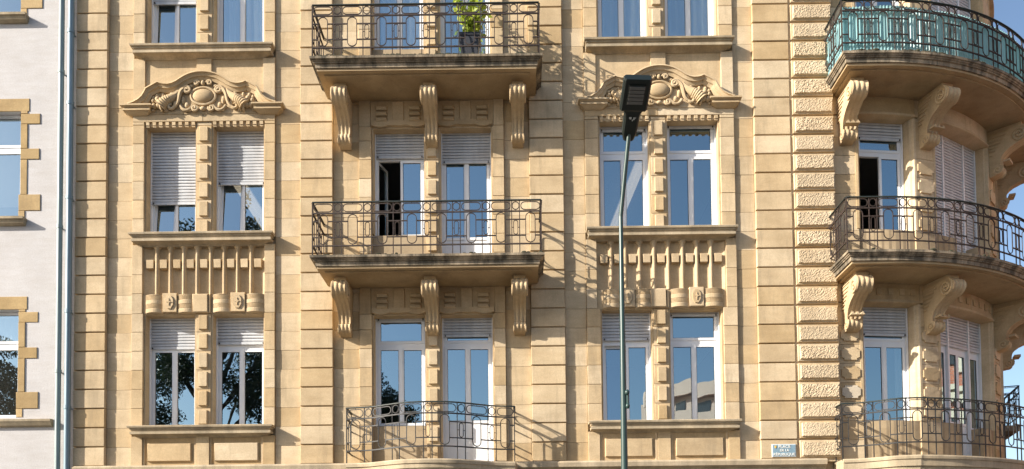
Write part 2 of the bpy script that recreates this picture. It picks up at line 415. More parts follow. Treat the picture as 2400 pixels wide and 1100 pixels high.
for k in 'LCR':
    for i in range(3):
        for w in 'ab':
            x0, x1 = BAYS[k][w]; x0 += .03; x1 -= .03
            z1 = (HC if k == 'C' else HD)[i]-.02; z0 = ST[i]
            if k == 'C' and w == 'b': z0 = FL[i]+.012
            tr = TR[i]; sh = shutL[(k, i, w)]
            kw = {}
            if i == 2: tr = 14.35
            if (k, i, w) == ('L', 1, 'a'): kw = dict(tiltl=[.10, 0])
            if (k, i, w) == ('L', 1, 'b'): kw = dict(tiltl=[.08, 0])
            if (k, i, w) == ('C', 1, 'a'): kw = dict(openl=radians(72))
            if (k, i, w) == ('R', 0, 'a'): kw = dict(tiltl=[.06, 0])
            if (k, i, w) == ('L', 2, 'a'): kw = dict(tiltl=[.05, 0])
            if k == 'C' and w == 'b': kw['panel'] = .80 if i < 2 else .25
            window(x0, x1, z0, z1, sh, tr, **kw)

# ------------------------------------------------------------------ bay surrounds
def surround(k):
    b = BAYS[k]; hd = HC if k == 'C' else HD
    par = empty('window_surround', ((b['x0']+b['x1'])/2, 0, 4.1), B)
    fc = -.05
    # jambs per course, all storeys, deep enough to make the reveals
    for i in range(3):
        lo = (FL[i] if k == 'C' else ST[i]); hi = hd[i]
        for q in range(-8, 26):
            za, zb = max(ZJ(q+1), lo), min(ZJ(q), hi)
            if zb-za < .04: continue
            for a, c_ in ((b['x0'], b['a'][0]), (b['b'][1], b['x1'])):
                MB().cbox(a+.002, c_-.001, fc+random.uniform(-.003, .003), .22, za+.003, zb-.003, .006).build('jamb_stone', 'sand', par)
            MB().cbox(b['a'][1]+.001, b['b'][0]-.001, -.02, .22, za+.003, zb-.003, .006).build('mullion_stone', 'sand', par)
            if zb-za > .25:
                xm = (b['a'][1]+b['b'][0])/2
                MB().cbox(xm-.085, xm+.085, -.062, -.015, za+.045, zb-.045, .008).build('mullion_block', 'sand', par)
        rv = MB()
        for w in 'ab':
            z0 = lo if (w == 'b' or k != 'C') else ST[i]
            if k == 'C' and w == 'a': z0 = ST[i]
            rv.box(b[w][0], b[w][0]+.03, .0, .298, z0, hi-.001); rv.box(b[w][1]-.03, b[w][1], .0, .298, z0, hi-.001)
            rv.box(b[w][0]+.0305, b[w][1]-.0305, .0, .298, hi-.02, hi+.03)
        rv.build('reveal_bead', 'trim', par)
    return par
SUR = {k: surround(k) for k in 'LCR'}

def sillmould(x0, x1, zt, name='window_sill', drop=.22, pr=.17, parent=None, mat='sill'):
    mb = MB()
    h = drop
    prof = [(zt-h, .03), (zt-h*.93, .045), (zt-h*.82, .10), (zt-h*.76, .165), (zt-h*.75, .185), (zt-h*.53, .187), (zt-h*.51, .165), (zt-h*.38, .17), (zt-h*.36, .187), (zt-h*.22, .195), (zt-h*.20, .222), (zt-.012, .23), (zt, .215)]
    mb.ledge(x0+.21, x1-.21, [(z, p*pr/.17) for z, p in prof], .30)
    return mb.build(name, mat, parent or B)
for k in 'LR':
    b = BAYS[k]
    for i in range(3): sillmould(b['x0']+.02, b['x1']-.02, ST[i]+(.0 if i else -.0))

# dentil rows and plain lintels (middle storey of side bays), panel zone above with the carved pediment
def offsetpath(pts):
    out = []
    for i, p in enumerate(pts):
        a = pts[max(i-1, 0)]; c = pts[min(i+1, len(pts)-1)]
        t = Vector((c[0]-a[0], c[1]-a[1])).normalized(); out.append((p, Vector((t.y, -t.x))))
    return out
def spiral(cx, cz, r0, turns, a0, sgn=1, y=-.1, n=26, rmin=.012):
    return [(cx+(r0*(1-i/n)+rmin)*cos(a0+sgn*2*pi*turns*i/n), y-.012*i/n, cz+(r0*(1-i/n)+rmin)*sin(a0+sgn*2*pi*turns*i/n)) for i in range(n+1)]
def bez(p, n=12):
    out = []
    for i in range(n+1):
        t = i/n; a = (1-t)**3; b = 3*t*(1-t)**2; c = 3*t*t*(1-t); d = t**3
        out.append(tuple(a*p[0][j]+b*p[1][j]+c*p[2][j]+d*p[3][j] for j in range(len(p[0]))))
    return out
def pediment(k):
    b = BAYS[k]; xc = (b['x0']+b['x1'])/2; par = SUR[k]; x0, x1 = b['x0'], b['x1']
    # lintel stones
    for a, c_ in ((x0, xc-.02), (xc-.02, x1)):
        MB().cbox(a+.002, c_-.002, -.05, .22, 10.988, 11.20, .005).build('lintel_stone', 'sand', par)
    for w in 'ab':
        o0, o1 = b[w]; n = 8; st = (o1-o0)/n
        for j in range(n):
            xx = o0+st*(j+.5)
            MB().cbox(xx-st*.27, xx+st*.27, -.045, .02, 10.915, 10.985, .004).box(xx-st*.25, xx+st*.25, -.03, .02, 10.885, 10.914).build('dentil', 'trim', par)
        MB().box(o0+.031, o1-.031, -.012, .22, 10.905, 10.99).build('dentil_back', 'trim', par)
    # field behind
    MB().box(x0, x1, -.012, .05, 11.203, 12.30).build('panel_field', 'sand', par)
    for a, c_ in ((x0+.002, x0+.24), (xc-.15, xc+.15), (x1-.24, x1-.002)):
        MB().cbox(a, c_, -.05, -.011, 11.20, 12.26, .005).build('panel_stile', 'sand', par)
    P_ = empty('pediment', (xc, -.1, 11.1), B)
    half = [(0, 11.935), (.10, 11.93), (.19, 11.913), (.28, 11.885), (.36, 11.848), (.44, 11.80), (.52, 11.745), (.60, 11.708), (.68, 11.692), (.76, 11.697), (.82, 11.712), (.875, 11.735),
            (.96, 11.69), (1.04, 11.645), (1.12, 11.60), (1.15, 11.535), (1.20, 11.45), (1.27, 11.385), (1.36, 11.335), (1.47, 11.30)]
    path = [(-a, z) for a, z in half[::-1]]+half[1:]
    prof = [(0, .0), (0, -.19), (.028, -.20), (.034, -.175), (.06, -.155), (.085, -.15), (.092, -.125), (.125, -.105), (.145, -.095), (.145, 0)]
    rings = []
    for p, nn in offsetpath(path):
        rings.append([(xc+p[0]+nn.x*u, d, max(p[1]+nn.y*u, 11.16)) for u, d in prof])
    MB().loft(rings).build('moulding', 'trim', P_, smooth=True)
    for s in (-1, 1):
        e0, e1 = (xc-1.40, xc-1.20) if s < 0 else (xc+1.20, xc+1.40)
        MB().ledge(e0, e1, [(11.10, .06), (11.115, .09), (11.16, .15), (11.165, .17), (11.20, .17), (11.205, .15), (11.235, .19), (11.24, .21), (11.27, .21), (11.278, .19)], .0).build('pediment_ledge', 'trim', P_)
    # tympanum
    low = [(-1.05, 11.13), (1.05, 11.13)]
    poly = [(xc+a, z) for a, z in low]+[(xc+p[0], p[1]-.1) for p, nn in offsetpath(path)[::-1] if abs(p[0]) < 1.08]
    MB().prism(poly, -.062, -.02).build('tympanum', 'trim', P_)
    # cartouche
    MB().ell((xc, -.075, 11.475), (.215, .085, .142), 24, 14).build('cartouche', 'trim', P_, smooth=True)
    ring = [(xc+.245*cos(t), -.085, 11.475+.172*sin(t)) for t in [2*pi*i/32 for i in range(32)]]
    MB().tube(ring, .026, 6, True).build('cartouche_rim', 'trim', P_, smooth=True)
    for sg in (-1, 1):
        def mx(pts): return [(xc+sg*p[0], p[1], p[2]) for p in pts]
        MB().tube(mx([(.02+x, y, z) for x, y, z in spiral(.30, 11.59, .075, 1.6, -pi*.2, 1)]), .032, 7).build('scroll', 'trim', P_, smooth=True)
        MB().tube(mx(bez([(.38, -.10, 11.61), (.52, -.12, 11.55), (.42, -.11, 11.30), (.60, -.10, 11.235)], 14)), .030, 6, rf=lambda t: .048-.022*t).build('scroll', 'trim', P_, smooth=True)
        MB().tube(mx(spiral(.64, 11.27, .055, .8, -pi*.9, 1)), .030, 7).build('scroll', 'trim', P_, smooth=True)
        MB().tube(mx(spiral(.125, 11.735, .045, 1.3, pi, -1)), .023, 7).build('scroll', 'trim', P_, smooth=True)
        MB().tube(mx(spiral(.17, 11.225, .05, 1.3, pi*.9, 1)), .025, 7).build('scroll', 'trim', P_, smooth=True)
        MB().tube(mx(bez([(.20, -.09, 11.28), (.30, -.11, 11.13), (.40, -.10, 11.17), (.45, -.09, 11.28)], 10)), .030, 7).build('scroll', 'trim', P_, smooth=True)
        horn = bez([(.47, -.08, 11.60), (.55, -.10, 11.42), (.72, -.11, 11.42), (.84, -.10, 11.26)], 22)
        MB().tube(mx(horn), .05, 9, rf=lambda t: (.045+.085*t)*(1+.10*sin(t*70))).build('horn', 'trim', P_, smooth=True)
        rim = [(.835+.025*cos(t), -.10+.11*sin(t)*.5, 11.27+.115*cos(t)*.9) for t in [2*pi*i/16 for i in range(16)]]
        MB().tube(mx(rim), .022, 5, True).build('horn_rim', 'trim', P_, smooth=True)
        for (fx, fz, fr) in ((.90, 11.41, .052), (.875, 11.275, .055), (.965, 11.27, .055), (.985, 11.37, .04)):
            MB().ell((xc+sg*fx, -.10, fz), (fr, fr*1.1, fr), 12, 8).build('fruit', 'trim', P_, smooth=True)
        for lx, lz, lr, lh in ((.80, 11.50, .035, .055), (.92, 11.49, .04, .05), (.99, 11.45, .035, .045), (.40, 11.40, .04, .085), (.33, 11.30, .045, .06), (.56, 11.33, .045, .07), (.70, 11.30, .05, .055), (.63, 11.52, .05, .05), (.24, 11.68, .05, .035), (.44, 11.66, .05, .04), (.74, 11.20, .05, .035), (1.0, 11.20, .04, .035)):
            MB().ell((xc+sg*lx, -.070, lz), (lr, .038, lh), 9, 7).build('carved_leaf', 'trim', P_, smooth=True)
    MB().ell((xc, -.095, 11.735), (.04, .045, .05), 12, 8).build('bead', 'trim', P_, smooth=True)
    MB().ell((xc, -.095, 11.215), (.06, .045, .04), 12, 8).build('bead', 'trim', P_, smooth=True)
def flutes(k):
    b = BAYS[k]; par = SUR[k]; xc = (b['x0']+b['x1'])/2; x0, x1 = b['x0'], b['x1']
    F_ = empty('fluted_apron', (xc, 0, 7.2), B)
    for a, c_ in ((x0, x0+.21), (x1-.21, x1)):
        for za, zb in ((7.123, 7.52), (7.525, 7.90), (7.905, 8.50)):
            MB().cbox(a+.002, c_-.002, -.05, .05, za, zb, .005).build('jamb_stone', 'sand', par)
    fx0, fx1 = x0+.215, x1-.215
    n = 9; st = (fx1-fx0)/n
    # concave flute backs
    for j in range(n):
        a = fx0+st*j; c_ = a+st; rings = []
        for q in range(9):
            t = q/8; xx = a+(c_-a)*t; y = .02+.05*sin(pi*t)
            rings.append((xx, y))
        MB().loft([[(xx, y, 7.50) for xx, y in rings], [(xx, y, 8.50) for xx, y in rings]], False, False).build('flute', 'trim', F_, smooth=True)
        MB().cbox(a+st*.5-.073, a+st*.5+.073, -.03, .09, 8.035, 8.21, .006).build('flute_block', 'trim', F_)
    for j in range(1, n):
        xx = fx0+st*j; pts = [(xx+.042*cos(t), .03-.068*sin(t)) for t in [pi*q/8 for q in range(9)]]
        MB().loft([[(a, y, 7.50) for a, y in pts], [(a, y, 8.40) for a, y in pts], [(a*.0+xx+(a-xx)*2.2, y+.0, 8.49) for a, y in pts]], False, False).build('rib', 'trim', F_, smooth=True)
    # scroll band over both windows
    m0, m1 = b['a'][1], b['b'][0]
    MB().box(x0+.212, x1-.212, -.012, .22, 7.121, 7.50).build('band_core', 'trim', F_)
    for w in 'ab':
        o0, o1 = b[w]; c0 = (o0+o1)/2
        for s in (-1, 1):
            a, c_ = (o0+.05, c0-.135) if s < 0 else (c0+.16, o1-.01)
            prof = []
            zz = [(7.125, -.04), (7.50, -.04)]
            zs = []
            z = 7.135
            while z < 7.50:
                edge = 7.20 < z < 7.30 or 7.37 < z < 7.47
                zs.append((z, .012 if edge else .0)); z += .0122
            rings = []
            for q in range(11):
                t = q/10; xx = a+(c_-a)*t; bul = -.045-.055*sin(pi*t)
                rings.append([(xx, .0, 7.10+.02*sin(pi*t))]+[(xx, bul+(d if i % 2 else 0), zq) for i, (zq, d) in enumerate(zs)]+[(xx, .0, 7.502)])
            MB().loft(rings).build('scroll_roll', 'trim', F_)
        MB().cbox(c0-.13, c0+.155, -.075, .02, 7.14, 7.52, .008).build('scroll_clasp', 'trim', F_)
        oc = [(c0+.01+.085*cos(t), 7.335+.14*sin(t)) for t in [2*pi*(i+.5)/8 for i in range(8)]]
        MB().prism(oc, -.098, -.07).build('lozenge', 'trim', F_)
        star = []
        for i in range(8):
            r = .075 if i % 2 == 0 else .022; t = 2*pi*i/8; star.append((c0+.01+r*.7*cos(t), 7.335+r*sin(t)))
        MB().prism(star, -.112, -.09).build('lozenge_star', 'trim', F_)
    MB().cbox(m0-.06, m1-.04, -.085, .02, 7.125, 7.50, .02).build('band_block', 'trim', F_)
    MB().cbox(m1-.035, m1+.0, -.065, .02, 7.125, 7.48, .008).build('band_block', 'trim', F_)
def lowpanel(k):
    b = BAYS[k]; x0, x1 = b['x0'], b['x1']; xc = (b['x0']+b['x1'])/2
    A_ = empty('panelled_apron', (xc, 0, 4.1), B)
    MB().box(x0, x1, -.010, .05, 4.10, 4.66).build('apron_field', 'sand', A_)
    for a, c_ in ((x0, x0+.23), (xc-.13, xc+.13), (x1-.23, x1)):
        MB().cbox(a+.002, c_-.002, -.05, -.009, 4.101, 4.68, .005).build('panel_stile', 'sand', A_)
    for a, c_ in ((x0+.23, xc-.13), (xc+.13, x1-.23)):
        MB().cbox(a+.10, c_-.10, -.055, -.009, 4.185, 4.54, .012).build('raised_panel', 'sand', A_)
        for q in ((a+.001, a+.045, 4.10, 4.66), (c_-.045, c_-.001, 4.10, 4.66)): MB().cbox(q[0], q[1], -.03, -.009, q[2], q[3], .004).build('panel_bead', 'trim', A_)
for k in 'LR': pediment(k); flutes(k); lowpanel(k)

# centre bay lintel ornaments and parapets below the left windows
for i in range(3):
    b = BAYS['C']; h = HC[i]; top = (FL[i+1]-.18) if i < 2 else 15.2
    par = SUR['C']
    x0, x1 = b['x0'], b['x1']
    O_ = empty('carved_lintel', ((x0+x1)/2, 0, h), B)
    for a, c_ in ((x0, b['a'][0]-.02), (b['b'][1]+.02, x1)):
        MB().cbox(a+.002, c_-.002, -.05, .05, h+.003, top, .005).build('jamb_stone', 'sand', par)
    MB().box(b['a'][0]-.018, b['b'][1]+.018, -.03, .22, h+.02, top).build('lintel_core', 'trim', O_)
    for w in 'ab':
        o0, o1 = b[w]; wd = o1-o0
        # wavy lower apron
        pl = []
        for q in range(25):
            t = q/24; pl.append((o0+wd*t, h+.03-.04*abs(sin(t*pi*3))*(1 if (t < .34 or t > .66) else .3)))
        MB().prism(pl+[(o1, h+.12), (o0, h+.12)], -.062, -.028).build('wavy_apron', 'trim', O_)
        for cx_ in (.19, .81):
            for q in range(3):
                zc = h+.135+q*.115
                MB().cbox(o0+wd*cx_-.115, o0+wd*cx_+.115, -.095, -.028, zc-.038, zc+.038, .022).build('pad', 'trim', O_)
        MB().cbox(o0+wd*.5-.115, o0+wd*.5+.115, -.06, -.028, h+.09, h+.50, .012).build('raised_panel', 'trim', O_)
    if i < 3:
        o0, o1 = b['a']
        MB().cbox(o0+.001, o1-.001, .06, .22, FL[i], ST[i]-.30, .006).build('parapet_stone', 'sand', B)
        MB().cbox(o0+.001, o1-.001, .10, .30, ST[i]-.297, ST[i]-.02, .006).build('parapet_stone', 'sand', B)

# ------------------------------------------------------------------ string course at the bottom
cor = MB(); cor.ledge(-8.70, 6.0, [(3.80, .03), (3.84, .06), (3.93, .08), (3.98, .16), (4.06, .17), (4.095, .15), (4.103, .04)], .05, (0, 0)); cor = cor.build('string_course', 'sill', B)

# ------------------------------------------------------------------ balconies
def cumlen(pts):
    L = [0]
    for a, b in zip(pts, pts[1:]): L.append(L[-1]+(Vector(b)-Vector(a)).length)
    return L
class Path:
    def __init__(s, pts): s.p = [Vector(q) for q in pts]; s.c = cumlen(pts); s.L = s.c[-1]
    def __call__(s, l):
        l = min(max(l, 0), s.L)
        for i in range(len(s.c)-1):
            if l <= s.c[i+1]+1e-9:
                t = (l-s.c[i])/(s.c[i+1]-s.c[i]); return s.p[i].lerp(s.p[i+1], t)
        return s.p[-1]
def stadium(w, h, n=7):
    r = min(w, h)/2; out = []
    if h >= w:
        for i in range(n): a = pi*i/(n-1); out.append((r*cos(a), h/2-r+r*sin(a)))
        for i in range(n): a = pi+pi*i/(n-1); out.append((r*cos(a), -h/2+r+r*sin(a)))
    else:
        for i in range(n): a = -pi/2+pi*i/(n-1); out.append((w/2-r+r*cos(a), r*sin(a)))
        for i in range(n): a = pi/2+pi*i/(n-1); out.append((-w/2+r+r*cos(a), r*sin(a)))
    return out
def rail_section(R_, path, z0, pairs, ends, gap=.145, mat='iron', zb=-.01):
    """R_: railing object. pairs: arc positions of bar pairs; ends: (start,end) positions"""
    P3 = lambda l, z: (path(l).x, path(l).y, z0+z)
    def poly(l0, l1, z, step=.12):
        n = max(2, int(abs(l1-l0)/step)+1); return [P3(l0+(l1-l0)*i/(n-1), z) for i in range(n)]
    zz = [.80, .645, .345, .185]
    bigs = []
    edges = [ends[0]]+[v for p in pairs for v in (p-gap/2, p+gap/2)]+[ends[1]]
    cent = [(edges[i], edges[i+1]) for i in range(0, len(edges), 2)]
    hw = .0115
    for z in (.80, .185): MB().tube(poly(*ends, z), .016, 4).build('cross_rail', mat, R_)
    cs = []
    for a, c_ in cent:
        w = c_-a
        if w > .26: cs.append((a+c_)/2)
    # broken middle rails
    stops = []
    for c_ in cs: stops += [c_-.088, c_+.088]
    segs = [ends[0]]+stops+[ends[1]]
    for i in range(0, len(segs), 2):
        if segs[i+1]-segs[i] > .03:
            for z in (.645, .345): MB().tube(poly(segs[i], segs[i+1], z), .0135, 4).build('cross_rail', mat, R_)
    for p in pairs:
        for s in (-1, 1):
            l = p+s*gap/2; MB().tube([P3(l, zb), P3(l, 1.0)], hw, 4).build('upright_bar', mat, R_)
        MB().tube([P3(p+x, .905+z) for x, z in stadium(.125, .145, 9)], .0095, 4, True).build('ring', mat, R_)
        MB().tube([P3(p+x, .495+z) for x, z in stadium(.078, .265)], .0085, 4, True).build('small_oval', mat, R_)
        st = MB()
        for z in (.82, .985, .635, .36): st.tube([P3(p, z-.012), P3(p, z+.012)], .007, 4)
        for s in (-1, 1): st.tube([P3(p+s*.04, .495), P3(p+s*(gap/2), .495)], .007, 4)
        st.build('collar', mat, R_)['kind'] = 'stuff'
    for a, c_ in cent:
        w = c_-a; m = (a+c_)/2
        if w > .12: MB().tube([P3(m+x, .902+z) for x, z in stadium(max(w-.05, .1), .145, 8)], .0095, 4, True).build('frieze_oval', mat, R_)
        if w > .26: MB().tube([P3(m+x, .495+z) for x, z in stadium(.175, .56, 9)], .010, 4, True).build('large_oval', mat, R_)
        if w > .2:
            st = MB()
            for z in (.82, .985, .785, .20): st.tube([P3(m, z-.012), P3(m, z+.012)], .007, 4)
            st.build('collar', mat, R_)['kind'] = 'stuff'
    n = max(2, int((ends[1]-ends[0])/.1))
    hr = []
    for i in range(n+1):
        l = ends[0]+(ends[1]-ends[0])*i/n; p = path(l); q = path(min(l+.02, path.L)); r = path(max(l-.02, 0)); t = (q-r).normalized(); nv = Vector((-t.y, t.x))
        hr.append([(p.x+nv.x*d, p.y+nv.y*d, z0+z) for d, z in ((-.022, 1.0), (-.022, 1.012), (-.012, 1.022), (.012, 1.022), (.022, 1.012), (.022, 1.0))])
    MB().loft(hr).build('handrail', 'handrail', R_)
    for l in ends: MB().tube([P3(l, zb-.01), P3(l, 1.0)], .0125, 4).build('upright_bar', mat, R_)

def mossy(mb_path, z, n, seed, name, par):
    r = random.Random(seed); mb = MB()
    for i in range(n):
        l = mb_path.L*r.random(); p = mb_path(l); s = r.uniform(.013, .034)
        if sin(l*2.3+seed)+sin(l*5.1) < -.2: continue
        mb.ell((p.x+r.uniform(-.02, .02), p.y+r.uniform(-.02, .03), z+s*.3), (s*r.uniform(1, 2.2), s, s*r.uniform(.5, 1.1)), 6, 4)
    if mb.v: tag(mb.build(name, 'moss', par), None, None, None, 'stuff')

CORB = [(0, .66), (.10, .66), (.103, .70), (.13, .735), (.17, .785), (.22, .815), (.28, .82), (.33, .80), (.38, .745), (.42, .66), (.44, .57), (.455, .54), (.50, .43), (.56, .345), (.62, .29), (.69, .255), (.75, .245), (.785, .245),
        (.79, .225), (.80, .27), (.82, .295), (.87, .305), (.92, .285), (.96, .24), (.99, .165), (1.0, .09)]
def corbel(place_fn, ztop, w0=.27, w1=.215, name='corbel', hs=1.0, ps=1.0, spir=False):
    """place_fn(x, outward, z) -> world"""
    rings = []; nu = 17
    for zr, pr in CORB:
        w = w0+(w1-w0)*zr; z = ztop-zr*hs; lob = 0 if zr <= .1 or zr >= .985 else .022
        if zr <= .1: w *= .84
        row = [(-w/2, 0, z)]
        for q in range(nu):
            u = -1+2*q/(nu-1); o_ = pr*ps-.018+lob*abs(sin(2*pi*u*.75+pi*.25*0+pi/4*0+1.1781*0+u*0)) if lob else pr*ps
            row.append((u*w/2, o_, z))
        row.append((w/2, 0, z)); rings.append(row)
    c = MB().loft(rings).xf(lambda x, o_, z: place_fn(x, o_, z)).build(name, 'trim', B, smooth=True)
    for s in (-1, 1):
        x = s*(w0/2*.93)
        pts = [(x+s*.012, .62*ps+(.15*(1-i/30)+.01)*cos(pi*.3-2*pi*2.1*i/30), ztop-(.27+(.15*(1-i/30)+.01)*-sin(pi*.3-2*pi*2.1*i/30))*hs) for i in range(31)]
        MB().tube([place_fn(*p) for p in pts], .021, 6).build('volute', 'trim', c, smooth=True)
        pts = [(s*(w1/2*1.0)+s*.008,   .20*ps+(.085*(1-i/20)+.008)*cos(-2*pi*1.6*i/20), ztop-(.89+(.085*(1-i/20)+.008)*sin(2*pi*1.6*i/20))*hs) for i in range(21)]
        MB().tube([place_fn(*p) for p in pts], .015, 6).build('volute', 'trim', c, smooth=True)
    if spir:
        cap = MB(); ww = w1*1.12
        for q in range(3):
            xx = -ww/2+ww*(q+.5)/3
            cap.add([(xx-ww/6, .43*ps, ztop-.76*hs), (xx+ww/6, .43*ps, ztop-.76*hs), (xx, .435*ps, ztop-.70*hs), (xx-ww/6, .30*ps, ztop-.76*hs), (xx+ww/6, .30*ps, ztop-.76*hs), (xx, .30*ps, ztop-.70*hs)],
                    [(0, 1, 2), (3, 5, 4), (0, 3, 4, 1), (1, 4, 5, 2), (2, 5, 3, 0)])
        cap.xf(lambda x, o_, z: place_fn(x, o_, z)).build('corbel_teeth', 'trim', c)
        for s in (-1, 1):
            for q in range(7):
                z = ztop-(.12+q*.07)*hs; ln = (.42-.05*q)*ps
                g = MB().box(min(s*w0*.46, s*(w0*.46+.022)), max(s*w0*.46, s*(w0*.46+.022)), .05, max(ln, .12), z-.018, z)
                g.xf(lambda x, o_, z: place_fn(x, o_, z)).build('corbel_flute', 'trim', c)
    return c

BXC = -1.645
for i, (zf, rz) in enumerate(((FL[1], 8.85), (FL[2], 12.615))):
    SL = empty('balcony', (BXC, -.5, zf), B)
    x0, x1 = -3.70, .41
    MB().ledge(x0+.95, x1-.95, [(zf-.172, .98), (zf-.10, .985), (zf-.095, 1.01), (zf-.075, 1.015), (zf-.07, 1.03), (zf-.045, 1.045), (zf-.042, 1.07), (zf, 1.075), (zf+.004, 1.06)], .05).build('balcony_slab', 'slab', SL)
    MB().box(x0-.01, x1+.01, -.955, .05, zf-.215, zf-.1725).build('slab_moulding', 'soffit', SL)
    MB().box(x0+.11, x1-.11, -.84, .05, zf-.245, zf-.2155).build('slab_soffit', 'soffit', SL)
    for xx in (-3.355, BXC, .065):
        corbel(lambda x, o_, z, xx=xx: (xx+x, -o_+.04, z), zf-.2155)
    R_ = empty('balcony_railing', (BXC, -1.0, zf), B)
    xl, xr = -3.785, .478
    pth = Path([(xl, -1.0), (xr, -1.0)]); L = pth.L
    rail_section(R_, pth, zf+.012, [.475+(L-.95)*j/6 for j in range(7)], (0, L))
    for xs in (xl, xr):
        ps = Path([(xs, -.985), (xs, .02)]); rail_section(R_, ps, zf+.012, [.50], (0.01, ps.L))
    if i == 1:
        mossy(Path([(-3.72, -1.02), (.45, -1.02)]), zf+.008, 800, 3, 'moss', SL)
    else:
        mossy(Path([(-3.72, -1.04), (.45, -1.04)]), zf+.004, 40, 5, 'moss', SL)
# bottom serpentine balcony
def serp(pts, n=60):
    # Catmull-Rom
    P_ = [Vector(p) for p in pts]; P_ = [P_[0]*2-P_[1]]+P_+[P_[-1]*2-P_[-2]]; out = []
    for i in range(1, len(P_)-2):
        for q in range(n//(len(P_)-3)):
            t = q/(n//(len(P_)-3)); a, b, c, d = P_[i-1:i+3]
            out.append(tuple(.5*((2*b)+(c-a)*t+(2*a-5*b+4*c-d)*t*t+(3*b-a-3*c+d)*t**3)))
    out.append(tuple(P_[-2])); return out
sp = serp([(-3.26, -.50), (-2.80, -.58), (-2.45, -.76), (-2.10, -.92), (-1.65, -.98), (-1.20, -.92), (-.85, -.76), (-.50, -.58), (-.06, -.50)], 64)
SL = empty('balcony', (BXC, -.4, 4.12), B)
def planslab(pts, prof, inner, name, mat, par):
    """pts: plan polyline (front), prof: (z, offset outward) bottom to top, inner: closing polyline at the back"""
    V_ = [Vector(p) for p in pts]; nn = []
    for i in range(len(V_)):
        t = (V_[min(i+1, len(V_)-1)]-V_[max(i-1, 0)]).normalized(); nn.append(Vector((t.y, -t.x)))
    rings = []
    for z, o_ in prof: rings.append([(p.x+n.x*o_, p.y+n.y*o_, z) for p, n in zip(V_, nn)]+[(q[0], q[1], z) for q in inner])
    return MB().loft(rings).build(name, mat, par)
spx = [(sp[0][0], .05)]; 
planslab(sp, [(3.70, .0), (3.86, .02), (3.865, .04), (3.945, .045), (3.95, .065), (4.005, .07), (4.03, .055)], [(.02, .05), (-3.34, .05)], 'balcony_slab', 'sill', SL)
R_ = empty('balcony_railing', (BXC, -.7, 4.12), B)
pth = Path(sp); L = pth.L
rail_section(R_, pth, 4.085, [L*(.128+.744*j/4) for j in range(5)], (0, L), gap=.16, mat='iron2', zb=-.075)
for e in (sp[0], sp[-1]):
    ps = Path([(e[0], e[1]+.012), (e[0], .02)]); rail_section(R_, ps, 4.085, [], (0.0, ps.L), mat='iron2', zb=-.075)

# ------------------------------------------------------------------ rounded corner bay
W1 = (-.085, 1.10); W2 = (1.62, 3.55); W3 = (4.07, 5.25); DR = (2.22, 3.0)
SEND2 = SEND+7.0
TW = MB()
HT = [7.20, 10.98, 14.7]
tops = []
for i in range(3):
    tops += [(*W1, ST[i], HT[i]), (*W3, ST[i], HT[i]), (W2[0], DR[0], ST[i], HT[i]), (*DR, FL[i], HT[i]), (DR[1], W2[1], ST[i], HT[i])]
def towerboxes(s0, s1, z0, z1, d0, d1, ops, step=.16):
    mb = MB(); xs = {s0, s1, 0, SEND}
    for o in ops: xs.update(o[:2])
    v = s0
    while v < s1: xs.add(v); v += step
    xs = sorted(q for q in xs if s0 <= q <= s1)
    for a, b in zip(xs, xs[1:]):
        zs = [z0]; m = (a+b)/2
        for o in sorted([o for o in ops if o[0] <= m <= o[1]], key=lambda o: o[2]): zs += [o[2], o[3]]
        zs.append(z1)
        for c, d in zip(zs[::2], zs[1::2]):
            if d > c: mb.box(a, b, d0, d1, c, d)
    return mb
tw = towerboxes(-.585, SEND2, 0, ZT, .03, .40, tops).xf(T).build('tower_wall', 'mortar', B)
def tstone(s0, s1, z0, z1, d0=0, d1=.04, name='ashlar_stone', mat='sand', par=None, c=.004, gap=.005):
    n = max(1, int((s1-s0)/.14))
    return MB().cbox(s0+gap/2, s1-gap/2, d0, d1, z0+gap/2, z1-gap/2, c, n).xf(T).build(name, mat, par or tw)
piers = ((-.585, W1[0]), (W1[1], W2[0]), (W2[1], W3[0]), (W3[1], SEND+.25))
